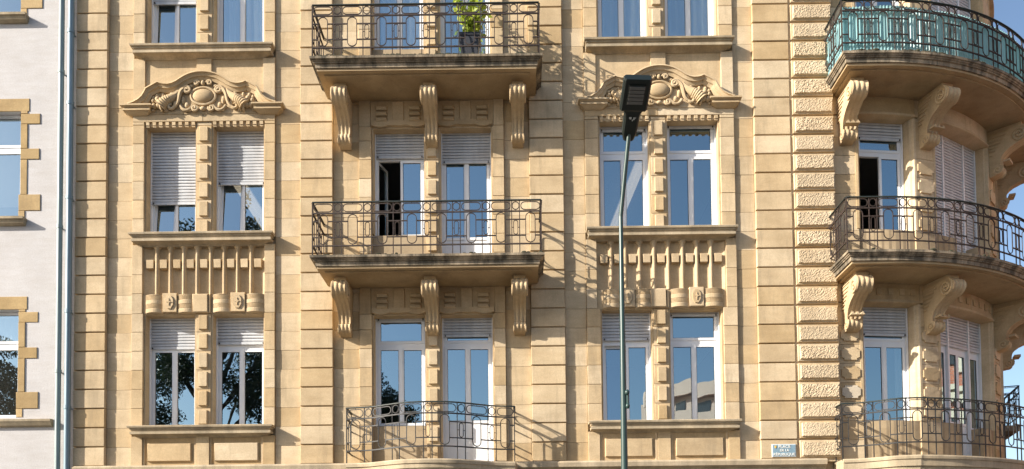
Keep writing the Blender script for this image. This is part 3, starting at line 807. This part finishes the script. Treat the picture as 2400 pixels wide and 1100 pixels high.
for i in range(3):
    zlo = 3.6 if i == 0 else FL[i]
    for pi_, (a, c_) in enumerate(piers):
        for q in range(-8, 26):
            za, zb = max(ZJ(q+1), zlo), min(ZJ(q), HT[i])
            if zb-za < .05: continue
            d1 = .30 if pi_ else .04
            tstone(a, c_, za, zb, random.uniform(-.003, .003), .04)
            # notched plaque on the pier of the lowest storey, plain panels above
            if (i == 0 or pi_ > 0) and zb-za > .33 and ST[i]-.1 < za < (6.62 if i == 0 else 9.9):
                m = (a+c_)/2; w = min((c_-a)*.36, .27) if pi_ == 0 else .19; zc = (za+zb)/2; h = .125; e = .055
                ply = [(m-w+e, zc-h), (m+w-e, zc-h), (m+w-e, zc-h+e*.6), (m+w, zc-h+e), (m+w, zc+h-e), (m+w-e, zc+h-e*.6), (m+w-e, zc+h), (m-w+e, zc+h), (m-w+e, zc+h-e*.6), (m-w, zc+h-e), (m-w, zc-h+e), (m-w+e, zc-h+e*.6)]
                MB().prism(ply, -.032, .005).xf(T).build('plaque', 'plaqueold' if (pi_ == 0 and i == 0 and abs(zc-5.46) < .19) else 'sand', tw)
    # lintel over all windows
    top = (FL[i+1]-.15) if i < 2 else 15.5
    for a, c_ in ((-.585, -.04), (-.04, 1.14), (1.14, 1.60), (1.60, 2.6), (2.6, 3.57), (3.57, 4.05), (4.05, 5.27), (5.27, SEND+.25)):
        tstone(a, c_, HT[i]+.03, top, -.002, .04, 'lintel_stone', 'soffit' if 0 else 'sand')
    for w in (W1, W2, W3):
        lb = MB()
        n = 14
        rings = []
        for q in range(n+1):
            s = w[0]-.02+(w[1]-w[0]+.04)*q/n
            rings.append([(s, .30, HT[i]-.004), (s, -.015, HT[i]-.004), (s, -.04, HT[i]+.01), (s, -.04, HT[i]+.05), (s, -.01, HT[i]+.065), (s, .30, HT[i]+.065)])
        MB().loft([[T(*p) for p in r] for r in rings]).build('lintel_bead', 'trim', tw, smooth=True)
        if i == 0:
            nb = 5 if w is not W2 else 8
            for q in range(nb):
                s = w[0]+(w[1]-w[0])*(q+.5)/nb
                MB().cbox(s-.055, s+.055, -.022, .01, HT[i]+.16, HT[i]+.29, .006).xf(T).build('lintel_block', 'trim', tw)
    # reveals
    rv = MB()
    for w, z0 in ((W1, ST[i]), (W2, ST[i]), (W3, ST[i])):
        for s in w:
            sg = 1 if s == w[0] else -1
            rv2 = [(s, -.012), (s+sg*.02, .04), (s+sg*.05, .06), (s+sg*.07, .36), (s-sg*.05, .36), (s-sg*.05, -.012)]
            zb0 = z0
            MB().loft([[T(a, d, zb0+.001) for a, d in rv2], [T(a, d, HT[i]-.002) for a, d in rv2]]).build('reveal_stone', 'sand', tw)
    # parapet under the windows
    for a, c_ in ((W1[0]+.001, W1[1]-.001), (W2[0]+.001, DR[0]-.001), (DR[1]+.001, W2[1]-.001), (W3[0]+.001, W3[1]-.001)):
        zm = FL[i]+(ST[i]-FL[i])*.5
        for za, zb in ((FL[i]+.002, zm), (zm, ST[i]-.004)): tstone(a, c_, za, zb, .03, .30, 'parapet_stone')
def chordxf(s0, s1, depth=.20):
    a, b = Vector(T(s0, depth, 0)), Vector(T(s1, depth, 0)); m = (a+b)/2; t = (b-a).normalized(); n = Vector((-t.y, t.x, 0)); hw = (b-a).length/2
    return hw, (lambda X, Y, Z: tuple(m+t*X+n*Y+Vector((0, 0, Z))))
tsh = {(0, 1): 6.62, (0, 2): 6.55, (1, 1): 10.62, (1, 2): 8.74, (2, 1): 14.2, (2, 2): 12.9, (0, 3): 6.6, (1, 3): 10.0, (2, 3): 13.5}
for i in range(3):
    for j, w in ((1, W1), (2, W2), (3, W3)):
        hw, xf = chordxf(w[0]+.075, w[1]-.075, .22 if j == 1 else .17)
        tr = {0: 6.50, 1: 10.36, 2: 14.3}[i]
        if j == 2:
            kx = 2*hw/(W2[1]-W2[0]-.15); xa, xb = [-hw+(q-W2[0]-.075)*kx for q in DR]; sh = {0: 6.55, 1: 8.72, 2: 12.9}[i]; tz = tr if i == 0 else None
            wl = window(-hw, xa, ST[i]-.02, HT[i]-.01, 99, tz, yf=.10, xf=xf, leaves=1, par=B)
            window(xa, xb, FL[i]+.015, HT[i]-.01, 99, tz, yf=.10, xf=xf, leaves=2, panel=.8, par=B)
            window(xb, hw, ST[i]-.02, HT[i]-.01, 99, tz, yf=.10, xf=xf, leaves=1, par=B)
            slat_mb(-hw+.015, hw-.015, sh+.05, HT[i]+.01, .065).xf(xf).build('roller_shutter', 'shutter', wl, recalc=False)
            MB().box(-hw+.015, hw-.015, .048, .078, sh, sh+.05).xf(xf).build('shutter_bottom_bar', 'shutter', wl)
            if i == 1: slat_mb(xa+.02, xb-.02, FL[i]+.05, ST[i]+.03, .065).xf(xf).build('roller_shutter', 'shutter', wl, recalc=False)
        else:
            kw = {}
            if (i, j) == (1, 1): kw = dict(openl=radians(75))
            window(-hw, hw, ST[i]-.02, HT[i]-.01, tsh[(i, j)], tr, yf=.06, xf=xf, par=B, **kw)
# tower balconies
def towerpath(rad, yfront, xleft, sdeg=76, n=50):
    pts = [(xleft, yfront)]
    for q in range(n+1):
        th = radians(sdeg)*q/n; pts.append((CX+rad*sin(th), CYR-rad*cos(th)))
    return pts
for i, zf in ((1, FL[1]), (2, FL[2])):
    SL = empty('balcony', (8, -.4, zf), B)
    front = towerpath(5.42, CYR-5.42, 6.19)
    back = [T(SEND, .02, 0)[:2]]+[T(SEND*(1-q/20), .02, 0)[:2] for q in range(1, 21)]+[(6.20, .035)]
    V_ = [Vector(p) for p in front]
    def tslab(prof, name, mat, lx):
        rings = []
        for z, o_ in prof:
            fr = towerpath(5.42+o_, CYR-5.42-o_, lx-o_)
            rings.append([(p[0], p[1], z) for p in fr]+[(q[0], q[1], z) for q in back[:-1]]+[(lx-o_, .035, z)])
        return MB().loft(rings).build(name, mat, SL)
    tslab([(zf-.172, -.03), (zf-.10, -.025), (zf-.095, 0), (zf-.075, .005), (zf-.07, .02), (zf-.045, .03), (zf-.042, .05), (zf, .055), (zf+.004, .04)], 'balcony_slab', 'slab', 6.20)
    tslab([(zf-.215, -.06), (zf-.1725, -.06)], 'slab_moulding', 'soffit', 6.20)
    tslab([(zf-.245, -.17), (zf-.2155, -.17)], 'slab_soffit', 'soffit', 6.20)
    for s in (-.32, 1.37, 3.80, SEND-.35):
        corbel(lambda x, o_, z, s=s: (lambda a, b: (b[0]+a[0]*x, b[1]+a[1]*x, z))(*(lambda p0, p1, pc: ((Vector(p1)-Vector(p0))/.02, pc))(T(s-.01, 0, 0), T(s+.01, 0, 0), T(s, -o_+.04, 0))),
               zf-.2155, .30, .25, 'corbel', 1.02, 1.0, True)
    R_ = empty('balcony_railing', (8, -.9, zf), B)
    fr = towerpath(5.40, CYR-5.40, 6.165); pth = Path(fr); L = pth.L
    n = int((L-.98)/.565)
    rail_section(R_, pth, zf+.012, [.49+.565*j for j in range(n+1)], (0, L))
    ps = Path([(6.165, CYR-5.40+.012), (6.165, -.05)]); rail_section(R_, ps, zf+.012, [.46], (0, ps.L))
    mossy(Path(towerpath(5.44, CYR-5.44, 6.2)[:40]), zf+.005, 420 if i == 2 else 50, 9+i, 'moss', SL)
# bottom tower balcony (ogee plan)
ogee = serp([(6.20, -.42), (6.50, -.47), (6.80, -.62), (7.10, -.80), (7.45, -.86)], 28)
arc = [(CX+5.33*sin(t), CYR-5.33*cos(t)) for t in [radians(6.4+70.0*q/40) for q in range(41)]]
tp = ogee+arc
SL = empty('balcony', (8, -.3, 4.12), B)
planslab(tp, [(3.64, -.01), (3.82, .0), (3.825, .03), (3.95, .035), (3.955, .055), (4.0, .06), (4.025, .05)], [T(SEND*(1-q/20), .02, 0)[:2] for q in range(0, 21)]+[(6.20, .035)], 'balcony_slab', 'sill', SL)
R_ = empty('balcony_railing', (8, -.7, 4.12), B)
pth = Path(tp); L = pth.L; n = int((L-.95)/.565)
rail_section(R_, pth, 4.085, [.475+.565*j for j in range(n+1)], (0, L), gap=.155, mat='iron2', zb=-.075)
ps = Path([(6.20, -.41), (6.20, -.08)]); rail_section(R_, ps, 4.085, [], (0, ps.L), mat='iron2', zb=-.075)
# carved head under the low balcony
corbel(lambda x, o_, z: (lambda a, b: (b[0]+a[0]*x, b[1]+a[1]*x, z))(*(lambda p0, p1, pc: ((Vector(p1)-Vector(p0))/.02, pc))(T(1.37-.01, 0, 0), T(1.37+.01, 0, 0), T(1.37, -o_+.04, 0))), 3.72, .36, .3, 'corbel', 1.0, 1.0, True)

# other street front, shutters of floors (interior)
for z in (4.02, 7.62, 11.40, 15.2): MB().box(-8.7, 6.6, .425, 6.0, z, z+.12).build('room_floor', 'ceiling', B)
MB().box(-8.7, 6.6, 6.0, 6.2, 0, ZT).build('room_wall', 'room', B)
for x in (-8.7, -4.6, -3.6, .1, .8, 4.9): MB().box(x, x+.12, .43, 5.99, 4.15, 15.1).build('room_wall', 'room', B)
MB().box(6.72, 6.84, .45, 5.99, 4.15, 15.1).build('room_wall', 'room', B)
for z in (4.02, 7.62, 11.40, 15.2):
    a = [(CX+3.7*sin(t), CY-3.7*cos(t)) for t in [radians(-5+100*q/24) for q in range(25)]]+[(CX+3.6, CY+6), (CX, CY+6)]
    MB().loft([[(x, y, z) for x, y in a], [(x, y, z+.12) for x, y in a]]).build('room_floor', 'ceiling', B)
MB().box(6.9, 11.0, CY-.1, CY+.1, 4.15, 15.1).build('room_wall', 'room', B)
# roof
MB().box(-8.73, 6.3, .3, 12, ZT, ZT+.3).build('roof', 'roof', B)
MB().box(6.3, 11.2, 1.2, 12, ZT, ZT+.3).build('roof', 'roof', B)

# ------------------------------------------------------------------ neighbour with pinkish render
N = empty('pale_rendered_building', (-13, 0, 0))
tag(N, 'pinkish white rendered building with ochre stone window quoins, left edge of picture', 'building')
nops = [(-11.3, -9.87, 13.20, 16.0), (-11.3, -9.87, 9.07, 11.26), (-11.3, -9.87, 5.10, 7.25), (-11.3, -9.87, .9, 3.7)]
nw = MB(); wallboxes(nw, -17.5, -8.735, 0, ZT, .0, .40, nops); nw = nw.build('wall', 'render', N)
def nwindow(z0, z1, sill, mode):
    X0, X1 = -11.3, -9.87
    for zz, w in ((z1+.0, .0),):
        MB().cbox(X0-.16, X1+.17, -.012, .30, z1+.001, z1+.26, .006).build('lintel_stone', 'ochre', N)
    h = z1-z0
    for sgn, xe in ((1, X1), (-1, X0)):
        def q(a, b, c, d):
            l, r = (xe+a, xe+b) if sgn > 0 else (xe-b, xe-a)
            MB().cbox(l, r, -.014+random.uniform(-.004, .002), .30, c, d, .008).build('quoin_stone', 'ochre', N)
        q(0, .14, z1-.05+.002, z1)
        q(0, .39, z1-.26, z1-.052)
        q(0, .14, z1-.98+.22+.002, z1-.262); q(0, .38, z1-.98, z1-.762+.0); q(0, .14, z0+.50, z1-.982); q(-.03, .41, z0+.17, z0+.498); q(-.03, .10, z0+.0, z0+.168)
    if sill:
        MB().ledge(X0-.1, X1+.1, [(z0-.14, .04), (z0-.11, .10), (z0-.05, .12), (z0-.045, .15), (z0, .155)], .05, (0, .3)).build('window_sill', 'sill', N)
    window(X0, X1, z0+.002, z1, 99 if mode else z1-.05, z0+(z1-z0)*.69, yf=.16, par=N, leaves=2)
for a, b_, s_, m_ in ((13.20, 16.0, True, 0), (9.07, 11.26, True, 0), (5.10, 7.25, False, 1), (.9, 3.7, True, 1)): nwindow(a, b_, s_, m_)
MB().ledge(-17.5, -9.16, [(4.90, .03), (4.92, .07), (4.97, .10), (5.0, .12), (5.04, .125), (5.05, .05)], .02, (0, 0)).build('string_course', 'sill', N)
MB().box(-17.5, -8.735, 6, 6.2, 0, ZT).build('room_wall', 'room', N)
for z in (4.2, 8.2, 12.2): MB().box(-17.4, -8.74, .41, 5.99, z, z+.2).build('room_floor', 'ceiling', N)
MB().box(-17.5, -8.735, .3, 12, ZT, ZT+.3).build('roof', 'roof', N)

# ------------------------------------------------------------------ downpipes and cable
def downpipe(x, y, r, mat, collars, label, name='downpipe'):
    D_ = empty(name, (x, y, 0)); tag(D_, label, 'downpipe')
    MB().tube([(x, y, 0), (x, y, 8), (x, y, ZT)], r, 14).build('pipe', mat, D_, smooth=True)
    for z in collars:
        MB().tube([(x, y, z-.035), (x, y, z+.035)], r*1.18, 14).build('collar', mat, D_, smooth=True)
        MB().box(x-.012, x+.012, y+r*.9, .0, z-.012, z+.012).build('wall_bracket', mat, D_)
downpipe(-9.015, -.10, .052, 'zinc', (2.2, 5.98, 8.86, 12.0), 'pale grey-green zinc downpipe on the pinkish rendered wall')
downpipe(-8.80, -.15, .057, 'bluepipe', (3.2, 5.25, 7.15, 9.42, 11.32, 12.78), 'blue-grey downpipe against the edge of the yellow sandstone pilaster')
cb = MB(); cb.tube([(-8.895+.008*sin(z*1.7), -.03, z) for z in [i*.4 for i in range(41)]], .014, 6)
tag(cb.build('wall_cable', 'cable'), 'thin dark cable running down between the two downpipes', 'cable')

# ------------------------------------------------------------------ street lamp
LX, LY = 1.26, -6.35
Lm = empty('street_lamp', (LX, LY, 0)); tag(Lm, 'green tapered street lamp with black square head in front of the facade', 'street lamp')
MB().tube([(LX, LY, 0), (LX, LY, 2.6), (LX, LY, 4.1), (LX, LY, 6.1)], .05, 16, rf=lambda t: .052-.027*t).build('pole', 'lampgreen', Lm, smooth=True)
MB().tube([(LX, LY, 0), (LX, LY, .9)], .085, 16).build('base', 'lampgreen', Lm, smooth=True)
arm0 = Vector((LX, LY, 6.05)); arm1 = Vector((LX+.085, LY-.22, 6.97))
MB().tube([arm0, arm0.lerp(arm1, .5)+Vector((0, .02, 0)), arm1], .026, 12).build('arm', 'lampgreen', Lm, smooth=True)
# head: slab whose underside faces down and forward
hd_u = Vector((.025, -.93, .36)).normalized(); hd_r = Vector((1, .065, 0)).normalized(); hd_n = hd_r.cross(hd_u).normalized()
if hd_n.z < 0: hd_n = -hd_n
def hp(a, l, n): return tuple(arm1+hd_r*a+hd_u*l+hd_n*n)
def ringh(l, w, n0, n1, c=.02): return [hp(-w+c, l, n0), hp(w-c, l, n0), hp(w, l, n0+c), hp(w, l, n1-c), hp(w-c, l, n1), hp(-w+c, l, n1), hp(-w, l, n1-c), hp(-w, l, n0+c)]
MB().loft([ringh(-.10, .062, -.05, .06), ringh(-.02, .085, -.05, .07), ringh(.18, .088, -.045, .07), ringh(.26, .10, -.045, .07), ringh(.29, .135, -.045, .07)]).build('lamp_neck', 'lampblack', Lm)
MB().loft([ringh(.285, .152, -.045, .03), ringh(.30, .156, -.05, .05), ringh(.655, .156, -.05, .05), ringh(.675, .149, -.045, .03)]).build('lamp_head', 'lampblack', Lm)
MB().loft([ringh(.375, .098, -.060, -.04, .006), ringh(.615, .098, -.060, -.04, .006)]).build('lens_frame', 'lampblack', Lm)
for q in range(5):
    l0 = .388+q*.044
    MB().loft([ringh(l0, .086, -.068, -.05, .004), ringh(l0+.036, .086, -.068, -.05, .004)]).build('led_module', 'led', Lm)
mk = MB()
for a, l, w, h in ((-.02, .205, .022, .03), (.02, .20, .016, .034), (.005, .178, .012, .022), (-.035, .21, .006, .02), (.038, .21, .006, .022)):
    mk.add([hp(a-w/2, l-h/2, -.054), hp(a+w/2, l-h/2, -.054), hp(a+w/2, l+h/2, -.054), hp(a-w/2, l+h/2, -.054)], [(0, 1, 2, 3)])
mk.build('head_mark', 'whitemark', Lm)
MB().tube([(LX+.045, LY-.02, 3.74), (LX+.045, LY-.02, 3.90)], .018, 8).ell((LX+.04, LY-.03, 3.92), (.03, .03, .035), 10, 7).ell((LX+.045, LY-.03, 3.76), (.026, .026, .035), 10, 7).build('pole_fitting', 'lampgreen', Lm, smooth=True)

# ------------------------------------------------------------------ street name plate
Sg = empty('street_sign', (5.18, -.09, 4.10)); tag(Sg, 'small blue-grey street name plate low on the smooth pilaster', 'sign')
sx0, sx1, sz0, sz1 = 4.95, 5.415, 4.135, 4.385
MB().cbox(sx0, sx1, -.108, -.0865, sz0, sz1, .006).build('plate', 'signedge', Sg)
MB().box(sx0+.016, sx1-.016, -.111, -.1075, sz0+.016, sz1-.016).build('face', 'sign', Sg)
def textobj(s, size, x, z, y, par):
    cu = bpy.data.curves.new('txt', 'FONT'); cu.body = s; cu.size = size; cu.align_x = 'CENTER'; cu.extrude = .003; cu.offset = .0008
    o = bpy.data.objects.new('txt', cu); C.objects.link(o)
    dg = bpy.context.evaluated_depsgraph_get(); me = bpy.data.meshes.new_from_object(o.evaluated_get(dg))
    bpy.data.objects.remove(o); me.name = 'lettering'; me.materials.clear(); me.materials.append(M['signtext'])
    ob = bpy.data.objects.new('lettering', me); C.objects.link(ob); ob.rotation_euler = (pi/2, 0, 0); place(ob, (x, y, z), par); return ob
textobj('PLACE', .082, 5.19, 4.308, -.114, Sg); textobj('DE LA', .066, 5.19, 4.24, -.114, Sg); textobj('RÉPUBLIQUE', .074, 5.185, 4.16, -.114, Sg)
MB().prism([(4.998, 4.355), (5.034, 4.355), (5.034, 4.325), (5.016, 4.30), (4.998, 4.325)], -.118, -.110).build('emblem', 'gold', Sg)

# ------------------------------------------------------------------ potted shrub on top balcony
def leaves(mb, centre, rad, n, size, seed, up=.2, shell=.5):
    r = random.Random(seed)
    for i in range(n):
        while True:
            d = Vector((r.uniform(-1, 1), r.uniform(-1, 1), r.uniform(-1, 1)))
            if shell < d.length < 1: break
        p = Vector(centre)+Vector((d.x*rad[0], d.y*rad[1], d.z*rad[2]))
        a = Vector((r.gauss(0, 1), r.gauss(0, 1), r.gauss(0, 1)+up)).normalized(); b = a.cross(Vector((r.gauss(0, 1), r.gauss(0, 1), r.gauss(0, 1)))).normalized()
        s = size*r.uniform(.6, 1.3); w = s*.42
        mb.add([p-a*s*.5, p+b*w*.5, p+a*s*.5, p-b*w*.5], [(0, 1, 2, 3)])
Ps = empty('potted_shrub', (-.845, -.62, FL[2])); tag(Ps, 'bright yellow-green shrub in a dark square pot on the top balcony', 'plant')
zf = FL[2]
MB().loft([[(-.845+a*s, -.62+b*s, z) for a, b in ((-1, -1), (1, -1), (1, 1), (-1, 1))] for z, s in ((zf+.01, .155), (zf+.54, .185), (zf+.545, .20), (zf+.60, .20), (zf+.60, .18), (zf+.55, .175))]).build('pot', 'pot', Ps)
lf = MB(); r = random.Random(5); tw_ = MB()
for q in range(34):
    a = r.uniform(0, 2*pi); h = r.uniform(.25, 1.3); ro = r.uniform(.05, .42)
    p0 = Vector((-.845+r.uniform(-.06, .06), -.62+r.uniform(-.06, .06), zf+.55)); p1 = Vector((-.845+ro*cos(a)*1.05, -.62+ro*sin(a), zf+.55+h))
    pts = [p0, p0.lerp(p1, .5)+Vector((0, 0, .08)), p1]; tw_.tube(pts, .006, 4)
    for k_ in range(18):
        t = r.uniform(.15, 1); c = p0.lerp(p1, t); leaves(lf, c, (.09, .09, .09), 1, .14, r.random(), 0, .0)
tw_.build('stem', 'bark', Ps); lf.build('foliage', 'shrub', Ps, recalc=False)

# ------------------------------------------------------------------ corrugated turquoise screen on the top tower balcony
scp = Path(towerpath(5.345, CYR-5.345, 6.20)); rings = []
n = int(scp.L/.016); zf = FL[2]
front = []
for i in range(n+1):
    l = scp.L*i/n; p = scp(l); c = Vector((CX, CYR)); d = (p-c).normalized() if p.x > CX else Vector((0, -1)); o_ = .012*(1 if i % 4 < 2 else -1)+.012*sin(l*2.1)
    front.append((p.x+d.x*o_, p.y+d.y*o_))
side = []
for i in range(56):
    y = -.05-(.83)*i/56; side.append((6.215+.010*(1 if i % 4 < 2 else -1), y))
pl = side+front
top = lambda i: zf+.93+.012*sin(i*.07)
sc = MB().add([(x, y, zf+.03) for x, y in pl]+[(x, y, top(i)) for i, (x, y) in enumerate(pl)], [(i, i+1, len(pl)+i+1, len(pl)+i) for i in range(len(pl)-1)]).build('balcony_screen', 'turq', recalc=False)
tag(sc, 'turquoise corrugated plastic screen lining the railing of the rounded top balcony', 'screen')

# ------------------------------------------------------------------ curtains and ceiling lamps behind the glass
def curtain(x0, x1, z0, z1, y, mat, label, folds=7, amp=.045, cut=0):
    mb = MB(); n = 48; rows = 10; vs = []
    r = random.Random(x0*10)
    for j in range(rows+1):
        t = j/rows
        for i in range(n+1):
            u = i/n; xx = x0+(x1-x0)*u*(1-cut*t); vs.append((xx, y+amp*sin(u*folds*2*pi+1.2*sin(t*2.2+x0*3)+1.5*sin(u*4))*(.6+.4*t)+amp*.3*sin(u*23), z1-(z1-z0)*t))
    fs = [(j*(n+1)+i, j*(n+1)+i+1, (j+1)*(n+1)+i+1, (j+1)*(n+1)+i) for j in range(rows) for i in range(n)]
    return tag(mb.add(vs, fs).build('curtain', mat, None, True, recalc=False), label, 'curtain')
curtain(1.70, 2.66, 12.50, 14.5, .37, 'curtain', 'grey-blue curtain in the left window above the street lamp head', 5)
curtain(3.04, 4.03, 12.50, 14.5, .37, 'curtain', 'grey-blue curtain in the top window right of the lamp head', 6)
curtain(-6.0, -5.0, 12.50, 14.5, .37, 'curtain', 'pale net curtain in the top floor window nearest the top balcony, left bay', 8)
curtain(-2.80, -1.83, 12.50, 14.5, .37, 'curtain', 'pale curtain in the top floor window behind the left half of the top balcony', 7)
curtain(-1.47, -.49, 11.65, 14.5, .37, 'curtain', 'pale curtain in the top balcony door behind the potted shrub', 7)
curtain(-1.49, -1.34, 8.9, 10.1, .45, 'voile', 'narrow green-white curtain edge in the middle floor balcony door', 2, .02, .0)
curtain(-11.2, -9.9, 6.55, 7.2, .36, 'voile', 'short white net curtain in the lowest window of the pinkish building', 9, .02)
curtain(7.7, 7.98, 4.9, 7.0, .62, 'voile', 'grey curtain strip behind the lowest front window of the rounded bay', 3, .02)
def tubelamp(p0, p1, w, label):
    a, b = Vector(p0), Vector(p1); t = (b-a).normalized(); s = t.cross(Vector((0, 0, 1))).normalized()*w/2; up_ = Vector((0, 0, .07))
    T_ = empty('ceiling_lamp', (a+b)/2); tag(T_, label, 'lamp')
    MB().loft([[a-s, a+s, a+s+up_, a-s+up_], [b-s, b+s, b+s+up_, b-s+up_]]).build('housing', 'voile', T_)
    L_ = (b-a).length; n = int(L_/.07)
    lv = MB()
    for i in range(n+1):
        c = a+t*L_*i/n; d = t*.012; z = Vector((0, 0, -.05))
        lv.loft([[c-s-d, c+s-d, c+s-d+z, c-s-d+z], [c-s+d, c+s+d, c+s+d+z, c-s+d+z]])
    for s_ in (-1, 0, 1):
        c = s*s_; e = s*.05; z = Vector((0, 0, -.05))
        lv.loft([[a+c-e, a+c+e, a+c+e+z, a+c-e+z], [b+c-e, b+c+e, b+c+e+z, b+c-e+z]])
    lv.build('louvre', 'lampwhite', T_)
m_, t_, n_, b_ = newmat('lit_lamp_louvre'); b_.inputs['Base Color'].default_value = (.8, .76, .68, 1)
b_.inputs['Emission Color'].default_value = (1, .82, .62, 1); b_.inputs['Emission Strength'].default_value = .22; M['lampwhite'] = m_
tubelamp((2.85, 2.2, 11.27), (2.63, 5.6, 11.27), .24, 'ceiling strip lamp with louvres behind the middle window at the street lamp pole')
tubelamp((-6.5, 2.6, 11.27), (-6.58, 5.6, 11.27), .30, 'ceiling strip lamp with louvres behind the half shuttered middle left window')

# ------------------------------------------------------------------ things on the far balcony round the corner
FB = empty('far_balcony', T(SEND+3.0, -.5, 4.1)); tag(FB, 'iron balcony further along the side street at the right edge', 'balcony')
th = SEND/RT; tx, ty = cos(th), sin(th)
b0 = Vector(T(SEND+3.2, -1.2, 0)); b1 = Vector(T(SEND+6.0, -1.2, 0)); w0_ = Vector(T(SEND+3.2, .02, 0)); w1_ = Vector(T(SEND+6.0, .02, 0)); ZB = 5.95
MB().loft([[(p.x, p.y, z) for p in (w0_, b0, b1, w1_)] for z in (ZB-.20, ZB-.05)]).build('balcony_slab', 'slab', FB)
ps = Path([(b0.x, b0.y), (b1.x, b1.y)]); rail_section(FB, ps, ZB, [.475+.565*j for j in range(6)], (0, ps.L), mat='iron2', zb=-.075)
ps = Path([(w0_.x, w0_.y), (b0.x, b0.y)]); rail_section(FB, ps, ZB, [.5], (0, ps.L), mat='iron2', zb=-.075)
pc = w0_.lerp(b0, .55)+Vector((.05, .25, 0))
PR = empty('folded_parasol', (pc.x, pc.y, ZB)); tag(PR, 'dark green folded parasol on the far balcony at the right edge', 'parasol')
MB().tube([(pc.x, pc.y, ZB+.01), (pc.x, pc.y, ZB+1.58)], .02, 8).build('pole', 'iron2', PR)
MB().tube([(pc.x, pc.y, ZB+.1), (pc.x+.02, pc.y, ZB+.5), (pc.x, pc.y, ZB+.95), (pc.x, pc.y, ZB+1.5)], .1, 9, rf=lambda t: .17-.13*t+.015*sin(t*20)).build('canopy', 'canvas', PR, smooth=True)

# ------------------------------------------------------------------ across the square, seen in the panes
def tree(x, y, h, cr, seed, label):
    r = random.Random(seed); T_ = empty('plane_tree', (x, y, 0)); tag(T_, label, 'tree', 'trees across the square')
    tr = MB(); th_ = h*.38
    tr.tube([(x, y, 0), (x+.1, y, th_*.5), (x, y+.1, th_), (x+.2, y, h*.8)], .3, 9, rf=lambda t: .36-.28*t)
    cr_ = []
    for q in range(16):
        a = r.uniform(0, 2*pi); z0 = th_*r.uniform(.7, 1.5); ln = cr*r.uniform(.5, 1.0); e = Vector((x+cos(a)*ln, y+sin(a)*ln, z0+r.uniform(.15, .5)*h*.8))
        e.z = min(e.z, h*.93)
        s0 = Vector((x, y, z0)); tr.tube([s0, s0.lerp(e, .5)+Vector((0, 0, .5)), e], .1, 6, rf=lambda t: .13-.10*t); cr_.append(e); cr_.append(s0.lerp(e, .65)+Vector((0, 0, .4)))
    cr_.append(Vector((x, y, h*.92)))
    tr.build('trunk', 'bark', T_, smooth=True)
    lf = MB()
    for e in cr_:
        for k_ in range(4):
            c = e+Vector((r.gauss(0, .8), r.gauss(0, .8), r.gauss(0, .6))); leaves(lf, c, (r.uniform(.5, 1.2), r.uniform(.5, 1.2), r.uniform(.4, .8)), 300, .21, r.random(), 0, .1)
    lf.build('crown', 'leaf', T_, recalc=False)
tree(-16.0, -26, 25.0, 5.8, 1, 'tall leafy tree across the square, mirrored in the left windows')
tree(-8.5, -26, 14.0, 2.5, 4, 'slender leafy tree across the square, mirrored in the low centre window')
tree(-26, -30, 18, 6.0, 2, 'leafy tree furthest left across the square, mirrored in the pinkish building')
# modern apartment block mirrored in the low right window
AP = empty('apartment_block', (22, -50, 0)); tag(AP, 'pinkish modern apartment block with curved terraces across the square', 'building')
def curvepts(off): return [(11+12*q/16, -52.5+14*q/16+1.0*sin(pi*q/16)-off) for q in range(17)]
for fl_ in range(6):
    z0 = fl_*3.0; f_ = curvepts(0 if fl_ < 5 else 3.0)
    MB().loft([[(x, y, z) for x, y in f_]+[(32, -60, z), (14, -66, z)] for z in (z0+.0, z0+3.0)]).build('storey_wall', 'pink', AP)
    fr = curvepts(-1.1 if fl_ < 5 else 2)
    MB().loft([[(x, y, z) for x, y in fr]+[(x, y-.25, z) for x, y in fr[::-1]] for z in (z0+2.6, z0+3.75)]).build('terrace_band', 'pink', AP)
    for q in range(1, 15, 2):
        a, b_ = Vector(f_[q]), Vector(f_[q+1]); 
        MB().loft([[(p.x, p.y+o_, z) for p in (a, b_) for o_ in ((0.06, -.1) if p is a else (-.1, .06))] for z in (z0+.5, z0+2.3)]).build('window', 'darkglass', AP)
# red brick corner house mirrored in the bay windows
RB = empty('red_brick_house', (27, 8, 0)); tag(RB, 'red brick house with cream stone bands across the side street', 'building')
MB().box(24, 34, -8, 19, 0, 21).build('wall', 'brick', RB)
for z in (4.2, 8.3, 12.4, 16.5, 20.4): MB().box(23.75, 23.995, -8.2, 19.2, z, z+.55).build('stone_band', 'brickstone', RB); MB().box(23.6, 23.75, -8.3, 19.3, z+.42, z+.6).build('cornice', 'brickstone', RB)
for z in (5.6, 9.7, 13.8, 17.6):
    for q in range(8):
        y = -6.5+q*3.3
        MB().box(23.9, 23.998, y, y+1.3, z, z+2.1).build('window', 'darkglass', RB)
        MB().box(23.86, 23.995, y-.25, y-.01, z-.2, z+2.4).box(23.86, 23.995, y+1.31, y+1.55, z-.2, z+2.4).box(23.85, 23.994, y-.3, y+1.6, z+2.12, z+2.45).build('window_frame', 'brickstone', RB)
MB().box(23.7, 34.3, -8.3, 19.3, 21, 21.5).build('roof', 'roof', RB)
